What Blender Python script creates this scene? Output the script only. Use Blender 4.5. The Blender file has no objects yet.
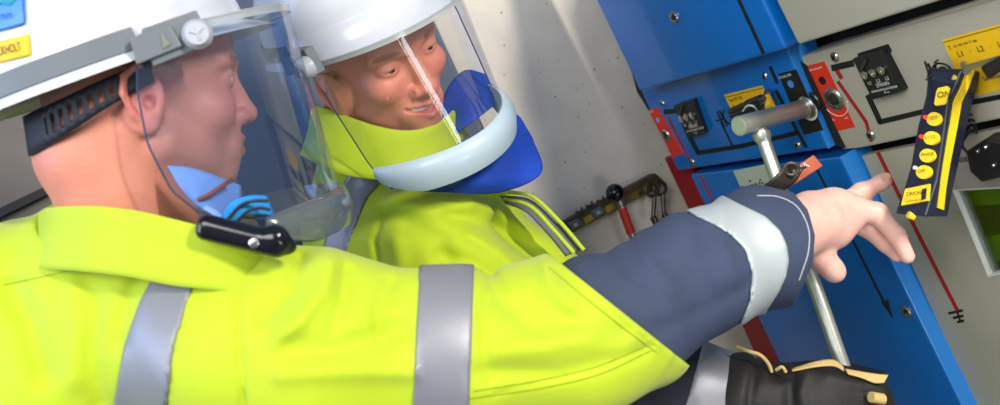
import bpy, bmesh, math, random
import numpy as np
from mathutils import Vector, Matrix
from mathutils.bvhtree import BVHTree

# ------------------------------------------------------------------ camera
F = 900.0                      # focal length in pixels of a 1000x405 frame
PX, PY = 500.0, 98.0           # principal point
ROLL = math.radians(25.2)
CAMH = 1.45
scene = bpy.context.scene
cd = bpy.data.cameras.new('camera')
cam = bpy.data.objects.new('camera', cd)
scene.collection.objects.link(cam)
cd.sensor_fit = 'HORIZONTAL'; cd.sensor_width = 36
cd.lens = F / 1000 * 36
cd.shift_x = 0.0
cd.shift_y = -(202.5 - PY) / 1000
cd.clip_start = 0.02
cd.dof.use_dof = True; cd.dof.focus_distance = 1.2; cd.dof.aperture_fstop = 5.0
cr, sr = math.cos(ROLL), math.sin(ROLL)
RIGHT = Vector((cr, 0, -sr)); UP = Vector((sr, 0, cr)); BACK = Vector((0, -1, 0))
M = Matrix.Identity(4)
for i in range(3):
    M[i][0] = RIGHT[i]; M[i][1] = UP[i]; M[i][2] = BACK[i]
M[0][3], M[1][3], M[2][3] = 0, 0, CAMH
cam.matrix_world = M
scene.camera = cam
MN = np.array(M)
M3 = MN[:3, :3]

def toworld(p):
    p = np.asarray(p, dtype=np.float64)
    return p @ M3.T + MN[:3, 3]

# ------------------------------------------------------------------ world, lights, exposure
w = bpy.data.worlds.new('world'); scene.world = w; w.use_nodes = True
nt = w.node_tree; bg = nt.nodes['Background']
bg.inputs[0].default_value = (0.58, 0.72, 1.0, 1); bg.inputs[1].default_value = 0.36

def area(name, loc, target, sx, sy, power, col):
    l = bpy.data.lights.new(name, 'AREA'); l.shape = 'RECTANGLE'; l.size = sx; l.size_y = sy
    l.energy = power; l.color = col
    o = bpy.data.objects.new(name, l); scene.collection.objects.link(o)
    o.location = loc
    o.rotation_euler = (Vector(target) - Vector(loc)).to_track_quat('-Z', 'Y').to_euler()
    return o
def strip_lamp(name, p0, p1, target, wd, power, col):
    """an added narrow strip lamp that mirrors as a streak in the face shield"""
    p0, p1 = Vector(p0), Vector(p1); c = (p0 + p1) / 2; z = -(Vector(target) - c).normalized(); y = (p1 - p0).normalized()
    x = y.cross(z).normalized(); y = z.cross(x)
    o = area(name, c, target, wd, (p1 - p0).length, power, col)
    o.matrix_world = Matrix(((x.x, y.x, z.x, c.x), (x.y, y.y, z.y, c.y), (x.z, y.z, z.z, c.z), (0, 0, 0, 1)))
    return o
strip_lamp('shield_streak_lamp', (0.58, -0.80, 0.56), (0.91, -0.46, 0.19), (-0.07, 1.07, 1.49), 0.20, 6.5, (0.85, 0.92, 1.0))  # added strip lamp, placed for the bright streak on the second man's shield
strip_lamp('shield_streak_lamp', (0.40, -0.86, 0.52), (0.70, -0.56, 0.16), (-0.07, 1.07, 1.49), 0.05, 1.3, (1.0, 0.85, 0.6))  # second added strip, for a thin warm streak on that shield
area('sky_gap_left', (-1.9, 0.5, 2.3), (-0.4, 1.0, 1.6), 0.8, 0.8, 9, (0.22, 0.42, 1.0))
area('daylight_behind', (-0.7, -1.3, 2.6), (0.35, 1.3, 1.3), 1.3, 1.1, 48, (1.0, 0.97, 0.90))
area('sky_left', (-2.3, -0.5, 2.3), (0.6, 1.2, 1.3), 1.2, 1.4, 34, (0.72, 0.82, 1.0))
area('doorway_right', (1.40, -0.55, 2.05), (0.05, 1.6, 1.3), 0.12, 0.5, 54, (1.0, 0.92, 0.82))
vs = scene.view_settings
vs.view_transform = 'Standard'; vs.look = 'None'; vs.gamma = 1; vs.use_curve_mapping = False
vs.exposure = 0.0
try:
    scene.cycles.transparent_max_bounces = 24
    scene.cycles.max_bounces = 10
except Exception:
    pass

# ------------------------------------------------------------------ coordinates
def U(px, py, d):              # pixel + depth -> camera-local metres
    return np.array([(px - PX) / F * d, (PY - py) / F * d, -d])
def W(px, py, d):
    return Vector(toworld(U(px, py, d)))
HL = np.array([-348.0, 900.0, 0.0]); HL /= np.linalg.norm(HL)     # along the cabinet front, leftwards / away
NN = np.array([HL[0] * 0 - HL[1], HL[0], 0.0])                    # cabinet normal, towards the viewer
CAM0 = MN[:3, 3].copy()
CP0 = toworld(U(900, 110, 1.14))
WN = -HL.copy()                                                   # wall normal faces the camera
def ray(px, py):
    v = toworld(U(px, py, 1.0)) - CAM0
    return v
def P(px, py, off=0.0):        # point on the cabinet front plane moved `off` towards the viewer
    v = ray(px, py); p0 = CP0 + NN * off
    return CAM0 + v * (np.dot(p0 - CAM0, NN) / np.dot(v, NN))
WP0 = P(602, 90, 0.0)
def Q(px, py, off=0.0):        # point on the side wall
    v = ray(px, py); p0 = WP0 + WN * off
    return CAM0 + v * (np.dot(p0 - CAM0, WN) / np.dot(v, WN))

# ------------------------------------------------------------------ materials
def s2l(c):
    return tuple(((x / 12.92) if x <= 0.04045 else ((x + 0.055) / 1.055) ** 2.4) for x in [v / 255 for v in c])
MATS = {}
def mat(name, rgb, rough=0.5, metal=0.0, bump=None, var=None, emis=None, coat=0, sheen=0, spec=0.5):
    if name in MATS: return MATS[name]
    m = bpy.data.materials.new(name); m.use_nodes = True
    n = m.node_tree.nodes; l = m.node_tree.links; b = n['Principled BSDF']
    c = s2l(rgb)
    b.inputs['Base Color'].default_value = (*c, 1)
    b.inputs['Roughness'].default_value = rough; b.inputs['Metallic'].default_value = metal
    b.inputs['Specular IOR Level'].default_value = spec
    b.inputs['Coat Weight'].default_value = coat
    b.inputs['Sheen Weight'].default_value = sheen
    tc = n.new('ShaderNodeTexCoord')
    if var:      # (scale, amount)
        t = n.new('ShaderNodeTexNoise'); t.inputs['Scale'].default_value = var[0]; t.inputs['Detail'].default_value = 4
        l.new(tc.outputs['Object'], t.inputs['Vector'])
        r = n.new('ShaderNodeValToRGB')
        r.color_ramp.elements[0].position = 0.3; r.color_ramp.elements[1].position = 0.7
        r.color_ramp.elements[0].color = (*[x * (1 - var[1]) for x in c], 1)
        r.color_ramp.elements[1].color = (*[min(1, x * (1 + var[1])) for x in c], 1)
        l.new(t.outputs['Fac'], r.inputs['Fac']); l.new(r.outputs['Color'], b.inputs['Base Color'])
    if bump:     # (scale, strength)
        t = n.new('ShaderNodeTexNoise'); t.inputs['Scale'].default_value = bump[0]; t.inputs['Detail'].default_value = 3
        l.new(tc.outputs['Object'], t.inputs['Vector'])
        bu = n.new('ShaderNodeBump'); bu.inputs['Strength'].default_value = bump[1]; bu.inputs['Distance'].default_value = 0.003
        l.new(t.outputs['Fac'], bu.inputs['Height']); l.new(bu.outputs['Normal'], b.inputs['Normal'])
    if emis:
        b.inputs['Emission Color'].default_value = (*s2l(emis[0]), 1); b.inputs['Emission Strength'].default_value = emis[1]
    MATS[name] = m
    return m

def mat_vcol(name, rough, bumpscale, bumpstr, sss=0.0):
    m = bpy.data.materials.new(name); m.use_nodes = True
    n = m.node_tree.nodes; l = m.node_tree.links; b = n['Principled BSDF']
    a = n.new('ShaderNodeAttribute'); a.attribute_name = 'tint'
    tc = n.new('ShaderNodeTexCoord')
    t = n.new('ShaderNodeTexNoise'); t.inputs['Scale'].default_value = 45; t.inputs['Detail'].default_value = 5
    l.new(tc.outputs['Object'], t.inputs['Vector'])
    mx = n.new('ShaderNodeMixRGB'); mx.blend_type = 'MULTIPLY'; mx.inputs[0].default_value = 0.22
    rp = n.new('ShaderNodeValToRGB'); rp.color_ramp.elements[0].position = 0.35; rp.color_ramp.elements[1].position = 0.65
    rp.color_ramp.elements[0].color = (0.80, 0.62, 0.58, 1); rp.color_ramp.elements[1].color = (1, 1, 1, 1)
    l.new(t.outputs['Fac'], rp.inputs['Fac'])
    l.new(a.outputs['Color'], mx.inputs[1]); l.new(rp.outputs['Color'], mx.inputs[2])
    l.new(mx.outputs[0], b.inputs['Base Color'])
    b.inputs['Roughness'].default_value = rough
    b.inputs['Subsurface Weight'].default_value = sss
    b.inputs['Subsurface Radius'].default_value = (0.010, 0.004, 0.002)
    b.inputs['Subsurface Scale'].default_value = 0.6
    t2 = n.new('ShaderNodeTexNoise'); t2.inputs['Scale'].default_value = bumpscale
    l.new(tc.outputs['Object'], t2.inputs['Vector'])
    bu = n.new('ShaderNodeBump'); bu.inputs['Strength'].default_value = bumpstr; bu.inputs['Distance'].default_value = 0.002
    l.new(t2.outputs['Fac'], bu.inputs['Height']); l.new(bu.outputs['Normal'], b.inputs['Normal'])
    return m

def mat_clear(name, tint, gloss_rough=0.03, fac=0.10, haze=0.0, hazecol=(0.8, 0.85, 0.9)):
    m = bpy.data.materials.new(name); m.use_nodes = True
    n = m.node_tree.nodes; l = m.node_tree.links
    n.remove(n['Principled BSDF'])
    out = n['Material Output']
    tr = n.new('ShaderNodeBsdfTransparent'); tr.inputs[0].default_value = (*tint, 1)
    gl = n.new('ShaderNodeBsdfGlossy'); gl.inputs['Roughness'].default_value = gloss_rough
    gl.inputs['Color'].default_value = (1, 1, 1, 1)
    fr = n.new('ShaderNodeFresnel'); fr.inputs['IOR'].default_value = 1.45
    ad = n.new('ShaderNodeMath'); ad.operation = 'MULTIPLY'; ad.inputs[1].default_value = fac * 10
    cl_ = n.new('ShaderNodeMath'); cl_.operation = 'MINIMUM'; cl_.inputs[1].default_value = 0.22; l.new(ad.outputs[0], cl_.inputs[0])
    l.new(fr.outputs[0], ad.inputs[0])
    mx = n.new('ShaderNodeMixShader'); l.new(cl_.outputs[0], mx.inputs[0])
    if haze > 0:
        df = n.new('ShaderNodeBsdfDiffuse'); df.inputs[0].default_value = (*hazecol, 1)
        m2 = n.new('ShaderNodeMixShader'); m2.inputs[0].default_value = haze
        l.new(tr.outputs[0], m2.inputs[1]); l.new(df.outputs[0], m2.inputs[2])
        l.new(m2.outputs[0], mx.inputs[1])
    else:
        l.new(tr.outputs[0], mx.inputs[1])
    l.new(gl.outputs[0], mx.inputs[2]); l.new(mx.outputs[0], out.inputs[0])
    return m

# ------------------------------------------------------------------ objects
C = scene.collection
def put(name, verts, faces, m, parent=None, smooth=False, origin=None):
    """verts in world coordinates"""
    v = np.asarray(verts, dtype=np.float64).reshape(-1, 3)
    if origin is None:
        o = np.array(parent.location) if parent is not None and not parent.parent else None
        if parent is not None:
            o = np.array(parent.matrix_world_loc) if False else np.array(ORG[parent.name])
        else:
            o = v.mean(0); o[2] = v[:, 2].min()
    else:
        o = np.array(origin, dtype=float)
    me = bpy.data.meshes.new(name)
    me.from_pydata((v - o).tolist(), [], [list(map(int, f)) for f in faces])
    me.update()
    ob = bpy.data.objects.new(name, me); C.objects.link(ob)
    if parent is not None:
        ob.parent = parent; ORG[ob.name] = tuple(o)
        # parent origin equals o, so local offset is zero
    else:
        ob.location = o; ORG[ob.name] = tuple(o)
    if m is not None: me.materials.append(m)
    if smooth:
        me.polygons.foreach_set('use_smooth', [True] * len(me.polygons))
    return ob
ORG = {}
def thing(name, label, cat, loc, group=None):
    o = bpy.data.objects.new(name, None); C.objects.link(o); o.location = loc
    o.empty_display_size = 0.05
    o['label'] = label; o['category'] = cat
    if group: o['group'] = group
    ORG[o.name] = tuple(loc)
    return o
def tag(o, label, cat, group=None):
    o['label'] = label; o['category'] = cat
    if group: o['group'] = group
    return o
def structure(o):
    o['kind'] = 'structure'; return o

class Geo:
    def __init__(s): s.v = []; s.f = []
    def add(s, v, f):
        b = len(s.v); s.v += [list(map(float, x)) for x in v]; s.f += [[i + b for i in q] for q in f]; return s
    def prism(s, front, back):
        n = len(front); v = list(front) + list(back)
        f = [list(range(n)), list(range(2 * n - 1, n - 1, -1))]
        for i in range(n):
            j = (i + 1) % n; f.append([j, i, n + i, n + j])
        return s.add(v, f)
    def pp(s, poly, off, t, fn=None, n=None):
        """polygon of pixels lying on the cabinet plane (or the wall), extruded back by t"""
        fn = fn or P; n = NN if n is None else n
        fr = [fn(x, y, off) for x, y in poly]
        return s.prism(fr, [q - n * t for q in fr])
    def tube(s, pts, r, seg=10, cap=True):
        pts = [np.array(p, dtype=float) for p in pts]
        if not hasattr(r, '__len__'): r = [r] * len(pts)
        v = []; f = []; prev = None
        for i, p in enumerate(pts):
            a = pts[max(0, i - 1)]; b = pts[min(len(pts) - 1, i + 1)]
            t = b - a; t /= (np.linalg.norm(t) + 1e-12)
            if prev is None:
                h = np.array([0, 0, 1.0]) if abs(t[2]) < .9 else np.array([1.0, 0, 0])
                x = np.cross(t, h)
            else:
                x = prev - t * np.dot(prev, t)
            x /= np.linalg.norm(x); prev = x; y = np.cross(t, x)
            for k in range(seg):
                a_ = 2 * math.pi * k / seg
                v.append(p + (x * math.cos(a_) + y * math.sin(a_)) * r[i])
        for i in range(len(pts) - 1):
            for k in range(seg):
                k2 = (k + 1) % seg
                f.append([i * seg + k, i * seg + k2, (i + 1) * seg + k2, (i + 1) * seg + k])
        if cap:
            f.append(list(range(seg))[::-1]); f.append([(len(pts) - 1) * seg + k for k in range(seg)])
        return s.add(v, f)
    def lathe(s, c, ax, prof, seg=28, e1=None):
        """prof: (radius, height along ax)"""
        c = np.array(c, float); ax = np.array(ax, float); ax /= np.linalg.norm(ax)
        h = np.array([0, 0, 1.0]) if abs(ax[2]) < .9 else np.array([1.0, 0, 0])
        x = np.cross(h, ax); x /= np.linalg.norm(x); y = np.cross(ax, x)
        v = []; f = []
        for r, z in prof:
            for k in range(seg):
                a = 2 * math.pi * k / seg
                v.append(c + ax * z + (x * math.cos(a) + y * math.sin(a)) * r)
        for i in range(len(prof) - 1):
            for k in range(seg):
                k2 = (k + 1) % seg
                f.append([i * seg + k, i * seg + k2, (i + 1) * seg + k2, (i + 1) * seg + k])
        f.append(list(range(seg))[::-1]); f.append([(len(prof) - 1) * seg + k for k in range(seg)])
        return s.add(v, f)
    def make(s, name, m, parent=None, smooth=False, bevel=0, seg=2, angle=0.6):
        o = put(name, s.v, s.f, m, parent, smooth)
        bm = bmesh.new(); bm.from_mesh(o.data); bmesh.ops.recalc_face_normals(bm, faces=bm.faces); bm.to_mesh(o.data); bm.free()
        if smooth: 
            o.data.polygons.foreach_set('use_smooth', [True] * len(o.data.polygons))
            md = o.modifiers.new('split', 'EDGE_SPLIT'); md.split_angle = angle
        if bevel:
            md = o.modifiers.new('bevel', 'BEVEL'); md.width = bevel; md.segments = seg; md.limit_method = 'ANGLE'
        return o

def catmull(pts, n):
    pts = np.asarray(pts, float); k = len(pts)
    out = []
    ext = np.vstack([2 * pts[0] - pts[1], pts, 2 * pts[-1] - pts[-2]])
    for t in np.linspace(0, k - 1, n):
        i = min(int(t), k - 2); u = t - i
        p0, p1, p2, p3 = ext[i], ext[i + 1], ext[i + 2], ext[i + 3]
        out.append(0.5 * ((2 * p1) + (-p0 + p2) * u + (2 * p0 - 5 * p1 + 4 * p2 - p3) * u * u + (-p0 + 3 * p1 - 3 * p2 + p3) * u ** 3))
    return np.array(out)
def loft(rows, nu, nv):
    """rows: list of equal-length lists of xyz -> grid verts, faces"""
    a = np.array([catmull(r, nu) for r in rows])
    b = np.array([catmull(a[:, j], nv) for j in range(nu)])   # nu x nv
    g = b.transpose(1, 0, 2)
    f = [[i * nu + j, i * nu + j + 1, (i + 1) * nu + j + 1, (i + 1) * nu + j] for i in range(nv - 1) for j in range(nu - 1)]
    return g.reshape(-1, 3), f
def sheet(name, rows, nu, nv, thick, m, parent=None, offset=0.0, sub=0):
    v, f = loft(rows, nu, nv)
    o = put(name, v, f, m, parent, True)
    if thick:
        md = o.modifiers.new('solid', 'SOLIDIFY'); md.thickness = thick; md.offset = offset
    return o
def text(name, s, origin, xdir, ydir, size, m, parent, lift=0.0006, align='LEFT', mapf=None, bold=False):
    """a flat word whose baseline starts at origin; xdir, ydir are unit world vectors"""
    cu = bpy.data.curves.new(name, 'FONT'); cu.body = s; cu.size = size; cu.align_x = align
    if bold: cu.offset = size * 0.02
    cu.resolution_u = 3
    tmp = bpy.data.objects.new('tmp', cu); C.objects.link(tmp)
    dg = bpy.context.evaluated_depsgraph_get(); dg.update()
    me = bpy.data.meshes.new_from_object(tmp.evaluated_get(dg))
    v = np.array([x.co[:] for x in me.vertices]); f = [list(p.vertices) for p in me.polygons]
    bpy.data.objects.remove(tmp); bpy.data.curves.remove(cu); bpy.data.meshes.remove(me)
    if mapf: wv = np.array([mapf(a, b) for a, b, _ in v])
    else:
        xd = np.array(xdir, float); yd = np.array(ydir, float); nn = np.cross(xd, yd)
        wv = np.array(origin, float) + v[:, :1] * xd + v[:, 1:2] * yd + nn * lift
    return put(name, wv, f, m, parent)
def ptext(name, s, px, py, size_px, m, parent, off=0.0, align='LEFT', bold=False):
    """word on the cabinet plane, baseline starting at pixel px,py"""
    o = P(px, py, off)
    d = np.dot(o - CAM0, np.array([0, 1, 0]))
    return text(name, s, o, -HL, np.array([0, 0, 1.0]), size_px * d / F, m, parent, 0.0004, align, bold=bold)

# ------------------------------------------------------------------ signed distance modelling
class Prim:
    def __init__(s, kind, op, k, **a):
        s.kind = kind; s.op = op; s.k = k; s.__dict__.update(a)
        if kind == 'cone':
            s.c = (s.a + s.b) / 2; s.R = np.linalg.norm(s.a - s.b) / 2 + max(s.ra, s.rb)
        else:
            s.c = s.o; s.R = max(s.r) * 1.35
    def d(s, p):
        if s.kind == 'cone':
            ab = s.b - s.a; q = p - s.a
            t = np.clip(q @ ab / max(np.dot(ab, ab), 1e-12), 0, 1)[..., None]
            return np.linalg.norm(q - t * ab, axis=-1) - (s.ra + (s.rb - s.ra) * t[..., 0])
        q = (p - s.o) @ s.rot
        if s.kind == 'ell':
            k0 = np.linalg.norm(q / s.r, axis=-1); k1 = np.linalg.norm(q / (s.r ** 2), axis=-1)
            return k0 * (k0 - 1.0) / np.maximum(k1, 1e-9)
        if s.kind == 'box':
            e = np.abs(q) - (s.r - s.rd)
            return np.linalg.norm(np.maximum(e, 0), axis=-1) + np.minimum(e.max(-1), 0) - s.rd
def smin(a, b, k):
    h = np.clip(0.5 + 0.5 * (b - a) / k, 0, 1)
    return b * (1 - h) + a * h - k * h * (1 - h)
class Sdf:
    """positions in the frame (origin o, 3x3 matrix whose columns are axes) given to the constructor; metres"""
    def __init__(s, org=(0, 0, 0), rot=None):
        s.pr = []; s.org = np.array(org, float); s.rot = np.eye(3) if rot is None else np.array(rot, float); s.disp = None; s.cut = []
    def T(s, p): return s.org + s.rot @ np.array(p, float)
    def cone(s, a, b, ra, rb=None, k=0.01, op='u'):
        s.pr.append(Prim('cone', op, k, a=s.T(a), b=s.T(b), ra=ra, rb=ra if rb is None else rb)); return s
    def chain(s, pts, rs, k=0.01, op='u'):
        for i in range(len(pts) - 1): s.cone(pts[i], pts[i + 1], rs[i], rs[i + 1], k, op)
        return s
    def ell(s, o, r, k=0.01, op='u', rot=None):
        R = s.rot if rot is None else s.rot @ rot
        s.pr.append(Prim('ell', op, k, o=s.T(o), r=np.array(r, float), rot=R)); return s
    def box(s, o, r, rd=0.004, k=0.005, op='u', rot=None):
        R = s.rot if rot is None else s.rot @ rot
        s.pr.append(Prim('box', op, k, o=s.T(o), r=np.array(r, float), rot=R, rd=rd)); return s
    def eval_blocks(s, pts, cen, rad):
        """pts: nb x m x 3"""
        d = np.full(pts.shape[:2], 0.5)
        for q in s.pr:
            rr = q.R * (1.8 if q.kind == 'box' else 1.0)
            sel = np.linalg.norm(cen - q.c, axis=1) < rr + rad + q.k * 2.6 + 0.006
            if not sel.any(): continue
            e = q.d(pts[sel])
            if q.op == 'u': d[sel] = smin(d[sel], e, q.k)
            elif q.op == 's': d[sel] = -smin(-d[sel], e, q.k)
        if s.disp is not None: d = d + s.disp(pts)
        for c in s.cut: d = np.maximum(d, c(pts))
        return d
def mesh_sdf(sd, vox, pad=0.02):
    lo = np.min([q.c - q.R for q in sd.pr if q.op == 'u'], axis=0) - pad
    hi = np.max([q.c + q.R for q in sd.pr if q.op == 'u'], axis=0) + pad
    B = 8; bs = B * vox
    nb = np.ceil((hi - lo) / bs).astype(int) + 1
    ii = np.stack(np.meshgrid(*[np.arange(n) for n in nb], indexing='ij'), -1).reshape(-1, 3)
    cen = lo + (ii + .5) * bs
    rad = bs * 0.87
    act = []
    for k in range(0, len(cen), 20000):
        c = cen[k:k + 20000]
        # coarse test uses generous radius so culling stays conservative
        d = sd.eval_blocks(c[:, None, :], c, np.full(len(c), 0.12) if False else 0.12)[:, 0]
        act.append(np.abs(d) < rad * 2.4 + 0.008)
    act = np.concatenate(act); ii = ii[act]; cen = cen[act]
    g = np.stack(np.meshgrid(*[np.arange(B + 1)] * 3, indexing='ij'), -1).reshape(-1, 3)
    DN = nb * B + 2
    keyf = lambda q: (q[..., 0].astype(np.int64) * DN[1] + q[..., 1]) * DN[2] + q[..., 2]
    CK = []; CV = []; E = [[], [], []]
    for k in range(0, len(ii), 500):
        blk = ii[k:k + 500]
        gi = blk[:, None, :] * B + g[None]
        pts = lo + gi * vox
        d = sd.eval_blocks(pts, cen[k:k + 500], rad).reshape(len(blk), B + 1, B + 1, B + 1)
        # cell vertices
        s_ = [(a, b, c) for a in (0, 1) for b in (0, 1) for c in (0, 1)]
        sub = {q: d[:, q[0]:B + q[0], q[1]:B + q[1], q[2]:B + q[2]] for q in s_}
        neg = sum((sub[q] < 0).astype(int) for q in s_)
        m = (neg > 0) & (neg < 8)
        idx = np.argwhere(m)
        if len(idx) == 0: continue
        acc = np.zeros((len(idx), 3)); cnt = np.zeros(len(idx))
        vals = {q: sub[q][m] for q in s_}
        for q in s_:
            for ax in range(3):
                if q[ax]: continue
                q2 = list(q); q2[ax] = 1; q2 = tuple(q2)
                a, b = vals[q], vals[q2]; cr_ = (a < 0) != (b < 0)
                t = np.where(cr_, a / np.where(np.abs(a - b) < 1e-12, 1, a - b), 0)
                pp = np.tile(np.array(q, float), (len(idx), 1)); pp[:, ax] = t
                acc += pp * cr_[:, None]; cnt += cr_
        cell = blk[idx[:, 0]] * B + idx[:, 1:]
        CK.append(keyf(cell)); CV.append(lo + (cell + acc / cnt[:, None]) * vox)
        for ax in range(3):
            sl1 = [slice(None), slice(0, B), slice(0, B), slice(0, B)]; sl2 = list(sl1); sl2[ax + 1] = slice(1, B + 1)
            a = d[tuple(sl1)]; b = d[tuple(sl2)]
            x = np.argwhere((a < 0) != (b < 0))
            if len(x):
                E[ax].append(np.concatenate([blk[x[:, 0]] * B + x[:, 1:], (a[tuple(x.T)] < 0).astype(int)[:, None]], 1))
    CK = np.concatenate(CK); CV = np.concatenate(CV)
    o = np.argsort(CK); CK = CK[o]; CV = CV[o]
    faces = []
    for ax in range(3):
        if not E[ax]: continue
        e = np.concatenate(E[ax]); u, v = (ax + 1) % 3, (ax + 2) % 3
        q = []
        for du, dv in ((0, 0), (-1, 0), (-1, -1), (0, -1)):
            c = e[:, :3].copy(); c[:, u] += du; c[:, v] += dv
            kk = keyf(c); j = np.searchsorted(CK, kk); j = np.minimum(j, len(CK) - 1)
            q.append(np.where(CK[j] == kk, j, -1))
        q = np.stack(q, 1); ok = (q >= 0).all(1); q = q[ok]; fl = e[ok, 3] == 0
        q[fl] = q[fl][:, ::-1]
        faces.append(q)
    return CV, np.concatenate(faces)
def sdf_obj(name, sd, vox, m, parent=None, colf=None, relax=1):
    v, f = mesh_sdf(sd, vox)
    # light laplacian smoothing
    for _ in range(relax):
        acc = np.zeros_like(v); cnt = np.zeros(len(v))
        for a in range(4):
            b = (a + 1) % 4
            np.add.at(acc, f[:, a], v[f[:, b]]); np.add.at(cnt, f[:, a], 1)
            np.add.at(acc, f[:, b], v[f[:, a]]); np.add.at(cnt, f[:, b], 1)
        v = v * 0.5 + 0.5 * acc / np.maximum(cnt, 1)[:, None]
    o = put(name, toworld(v), f, m, parent, True)
    if colf is not None:
        c = colf(v); c = np.concatenate([c, np.ones((len(c), 1))], 1)
        at = o.data.color_attributes.new('tint', 'FLOAT_COLOR', 'POINT')
        at.data.foreach_set('color', c.astype(np.float32).ravel())
    return o
def pix(p):       # camera-local point -> pixel coordinates
    d = -p[..., 2]
    return PX + p[..., 0] / d * F, PY - p[..., 1] / d * F, d
def bvh_of(o):
    me = o.data; l = Vector(ORG[o.name])
    return BVHTree.FromPolygons([v.co + l for v in me.vertices], [list(p.vertices) for p in me.polygons])
def hit(b, px, py, off=0.001):
    d = Vector(ray(px, py)).normalized()
    loc, nrm, _, _ = b.ray_cast(Vector(CAM0), d)
    if loc is None: return None
    if nrm.dot(d) > 0: nrm = -nrm
    return np.array(loc + nrm * off)
def drape(name, b, rows, nu, nv, thick, m, parent, off=0.001):
    """a patch laid on a surface: rows of pixel points are carried onto the surface"""
    r3 = [[np.array([x, y, 0.0]) for x, y in r] for r in rows]
    v, f = loft(r3, nu, nv)
    out = []; last = None
    for x, y, _ in v:
        h = hit(b, x, y, off)
        out.append(h)
    good = [h for h in out if h is not None]
    for i, h in enumerate(out):
        if h is None:
            j = min((k for k in range(len(out)) if out[k] is not None), key=lambda k: (v[k][0] - v[i][0]) ** 2 + (v[k][1] - v[i][1]) ** 2)
            out[i] = out[j]
    o = put(name, out, f, m, parent, True)
    if thick:
        md = o.modifiers.new('solid', 'SOLIDIFY'); md.thickness = thick; md.offset = 0
    return o
# ------------------------------------------------------------------ materials in use
blue = mat('blue_paint', (4, 108, 196), 0.32, coat=0.3, var=(6, 0.10))
grey = mat('grey_paint', (172, 168, 150), 0.42, var=(5, 0.05))
darkred = mat('dark_red_paint', (150, 8, 22), 0.45)
red = mat('red_label', (226, 48, 22), 0.5)
linered = mat('line_red', (168, 30, 22), 0.5)
black = mat('black_print', (16, 20, 18), 0.55)
bplastic = mat('black_plastic', (24, 25, 27), 0.38)
navyplastic = mat('dark_blue_grey_plastic', (38, 46, 66), 0.5)
yellow = mat('yellow_label', (240, 190, 12), 0.5)
white = mat('white_print', (225, 225, 220), 0.5)
steel = mat('steel', (190, 188, 180), 0.28, 1.0)
dsteel = mat('dark_steel', (90, 88, 82), 0.35, 0.9)
alu = mat('brushed_aluminium', (196, 200, 190), 0.36, 0.75, bump=(60, 0.15))
rubber = mat('rubber_gasket', (22, 24, 24), 0.7)
plate = mat('engraved_plate', (188, 200, 190), 0.5)

# wall with fine dark specks
def wallmat():
    m = bpy.data.materials.new('speckled_wall'); m.use_nodes = True
    n = m.node_tree.nodes; l = m.node_tree.links; b = n['Principled BSDF']
    tc = n.new('ShaderNodeTexCoord')
    vo = n.new('ShaderNodeTexVoronoi'); vo.inputs['Scale'].default_value = 62
    no = n.new('ShaderNodeTexNoise'); no.inputs['Scale'].default_value = 14; no.inputs['Detail'].default_value = 5
    l.new(tc.outputs['Object'], vo.inputs['Vector']); l.new(tc.outputs['Object'], no.inputs['Vector'])
    wn = n.new('ShaderNodeTexWhiteNoise'); l.new(vo.outputs['Position'], wn.inputs['Vector'])
    sz = n.new('ShaderNodeMath'); sz.operation = 'MULTIPLY_ADD'; sz.inputs[1].default_value = 0.13; sz.inputs[2].default_value = 0.0
    pw = n.new('ShaderNodeMath'); pw.operation = 'POWER'; pw.inputs[1].default_value = 2.2
    l.new(wn.outputs['Value'], pw.inputs[0]); l.new(pw.outputs[0], sz.inputs[0])
    lt = n.new('ShaderNodeMath'); lt.operation = 'LESS_THAN'
    l.new(vo.outputs['Distance'], lt.inputs[0]); l.new(sz.outputs[0], lt.inputs[1])
    rp = n.new('ShaderNodeValToRGB'); rp.color_ramp.elements[0].color = (*s2l((212, 204, 192)), 1); rp.color_ramp.elements[1].color = (*s2l((222, 214, 202)), 1)
    rp.color_ramp.elements[0].position = .35; rp.color_ramp.elements[1].position = .65
    l.new(no.outputs['Fac'], rp.inputs['Fac'])
    mx = n.new('ShaderNodeMixRGB'); l.new(lt.outputs[0], mx.inputs[0]); l.new(rp.outputs['Color'], mx.inputs[1]); mx.inputs[2].default_value = (*s2l((118, 104, 90)), 1)
    l.new(mx.outputs[0], b.inputs['Base Color']); b.inputs['Roughness'].default_value = 0.75
    bu = n.new('ShaderNodeBump'); bu.inputs['Strength'].default_value = 0.15; l.new(no.outputs['Fac'], bu.inputs['Height']); l.new(bu.outputs['Normal'], b.inputs['Normal'])
    return m
wallm = wallmat()

# ------------------------------------------------------------------ the setting
def slab(name, p, ax, ay, n, t, m):
    p = np.array(p, float)
    fr = [p, p + ax, p + ax + ay, p + ay]
    o = Geo().prism(fr, [q - n * t for q in fr]).make(name, m)
    return structure(o)
Z = np.array([0, 0, 1.0])
base = WP0.copy(); base[2] = 0
slab('wall_back', base + NN * 0.0 - NN * 0.12, NN * 3.2, Z * 2.7, WN, 0.12, wallm)
floorm = mat('concrete_floor', (120, 116, 110), 0.85, bump=(20, 0.3), var=(5, 0.12))
slab('floor', (-3.2, -2.2, 0), np.array([6.4, 0, 0]), np.array([0, 6.0, 0]), Z, 0.1, floorm)
slab('wall_left_shade', Q(153, 0, .004) * [1, 1, 0], -NN * -1.8, Z * 2.7, WN, 0.003, mat('shaded_wall_grey', (104, 98, 92), .8, var=(8, .1)))  # thin slab on the back wall, shade put into its dark grey
door_ = structure(Geo().pp([(153, 0), (424, 0), (800, 800), (529, 800)], .012, .010, Q, WN).make('door_1', mat('dark_blue_door', (30, 54, 84), .5)))
structure(Geo().pp([(153 - 141, -300), (424 - 141, -300), (424, 0), (153, 0)], .012, .010, Q, WN).make('door_2', MATS['dark_blue_door']))
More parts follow.
